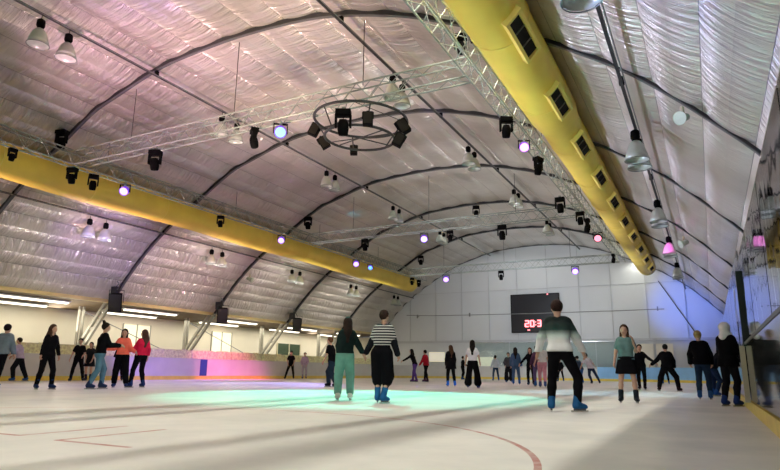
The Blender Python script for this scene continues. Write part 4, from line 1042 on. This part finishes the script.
person(-14.33, 44.5, 1.84, 10, 'distant skater in pale blue shirt and dark jeans near the end board', (.55, .62, .72), (.03, .06, .13), (DHAIR, 'short'),
       feet=WIDE(.2), arms=A((-.4, .1, -1), (-.3, .2, -1), (.4, .1, -1), (.3, .3, -1)), hem=.92, bulk=.035)
person(-11.47, 38.3, 1.84, 170, 'distant skater in dark patterned top and dark flared trousers', (.07, .07, .085), DK, (DHAIR, 'midlong'),
       feet=WIDE(.15), arms=A((-.5, .1, -1), (.3, .5, -1), (.4, .3, -1), (-.3, .6, -.6)), legs='wide', hem=.94, bulk=.035)
person(-9.05, 31.5, 1.88, 0, 'woman with very long black hair in blue denim jacket and jeans', (.05, .10, .19), JEAN, (DHAIR, 'long'),
       feet=((-.14, 0, 0, 6), (.16, 0, 0, -6)), arms=A((-.35, .1, -1), (-.1, .3, -1), (.3, .1, -1), (.3, .3, -1)), hem=.86, bulk=.04)
person(-8.12, 30.9, 1.84, 175, 'woman in tight black outfit stretching an arm down to the left', BLK, BLK, ((.04, .02, .015), 'long'),
       feet=WIDE(.12), arms=A((-.35, .1, -1), (-.2, .3, -1), (.75, .1, -.9), (.75, .2, -.9)), skate=(.015, .03, .08))
person(-6.45, 26.5, 1.86, 6, 'woman in white top and pink trousers left of the man in gradient sweater', (.66, .62, .60), (.60, .27, .34), (DHAIR, 'bun'),
       feet=((-.1, .1, 0, 6), (.08, -.1, 0, -6)), arms=A((-.4, .1, -1), (-.3, .5, -1), (.4, .1, -1), (.2, .3, -1)), legs='slim', hem=1.0, sleeve=.6, skate=(.05, .09, .25))
person(-6.95, 27.6, 1.80, 5, 'skater in dark clothes partly behind the woman in pink trousers', (.10, .05, .10), (.10, .07, .18), (DHAIR, 'short'),
       feet=WIDE(.1), arms=A((-.4, .1, -1), (-.2, .2, -1), (.4, .1, -1), (.3, .3, -1)))
person(-10.2, 47.5, 1.70, 170, 'small distant skater in black seen between the legs of the man in gradient sweater', BLK, BLK, (DHAIR, 'short'),
       feet=WIDE(.22), arms=A((-.4, .1, -1), (.3, .4, -1), (.4, .1, -1), (-.3, .4, -1)))
person(-9.25, 48.5, 1.86, -20, 'distant skater in red top and dark trousers right of the man in gradient sweater', (.42, .02, .07), (.05, .04, .12), (DHAIR, 'midlong'),
       feet=WIDE(.12), arms=A((-.3, .1, -1), (-.2, .3, -1), (.4, .1, -1), (.6, .3, -1)), hem=.9, bulk=.04)
person(-7.5, 41.0, 1.78, 30, 'distant skater in blue jeans mostly behind the one in white T-shirt', (.05, .08, .14), (.04, .14, .42), (DHAIR, 'short'),
       feet=((-.3, 0, 0, 10), (.1, 0, 0, -6)), pel=(0, 0, -.06), lean=(0, .25), arms=A((-.4, .3, -1), (-.3, .6, -1), (.4, .3, -1), (.3, .6, -1)))
person(-6.66, 39.5, 1.90, 20, 'distant skater in white T-shirt and dark jeans leaning with arms spread', (.66, .64, .72), (.025, .04, .09), (DHAIR, 'short'),
       feet=((.05, 0, 0, 6), (.45, -.15, 0, -25)), pel=(.05, 0, -.07), lean=(-.12, .12), arms=A((-.6, .2, -1), (-.3, .3, -1), (.8, .0, -.8), (.7, .1, -1)), sleeve=.6, hem=.93, bulk=.03, skate=(.02, .03, .06))
person(-2.50, 26.5, 1.76, 178, 'skater in black behind woman in mini skirt, holding out a hand', BLK, BLK, (DHAIR, 'short'),
       feet=WIDE(.1), arms=A((-.75, .05, -.75), (-.85, .1, -.6), (.3, .05, -1), (.2, .2, -1)), skate=(.02, .01, .02))
person(-1.48, 25.3, 1.78, 5, 'person in black hooded jacket seen from behind with legs wide apart', BLK, BLK, (DHAIR, 'short'),
       feet=((-.32, 0, 0, 14), (.34, -.05, 0, -50)), pel=(0, 0, -.07), arms=A((-.65, .05, -.85), (-.85, .1, -.7), (.42, .05, -1), (.05, .3, -1)), hem=.92, bulk=.045, legs='loose', skate=(.02, .01, .012))
person(-2.7, 44.0, 1.60, 0, 'tiny distant skater in dark clothes seen past the one with legs wide apart', DK, BLK, (DHAIR, 'short'),
       feet=WIDE(.2), arms=STAND['arms'])
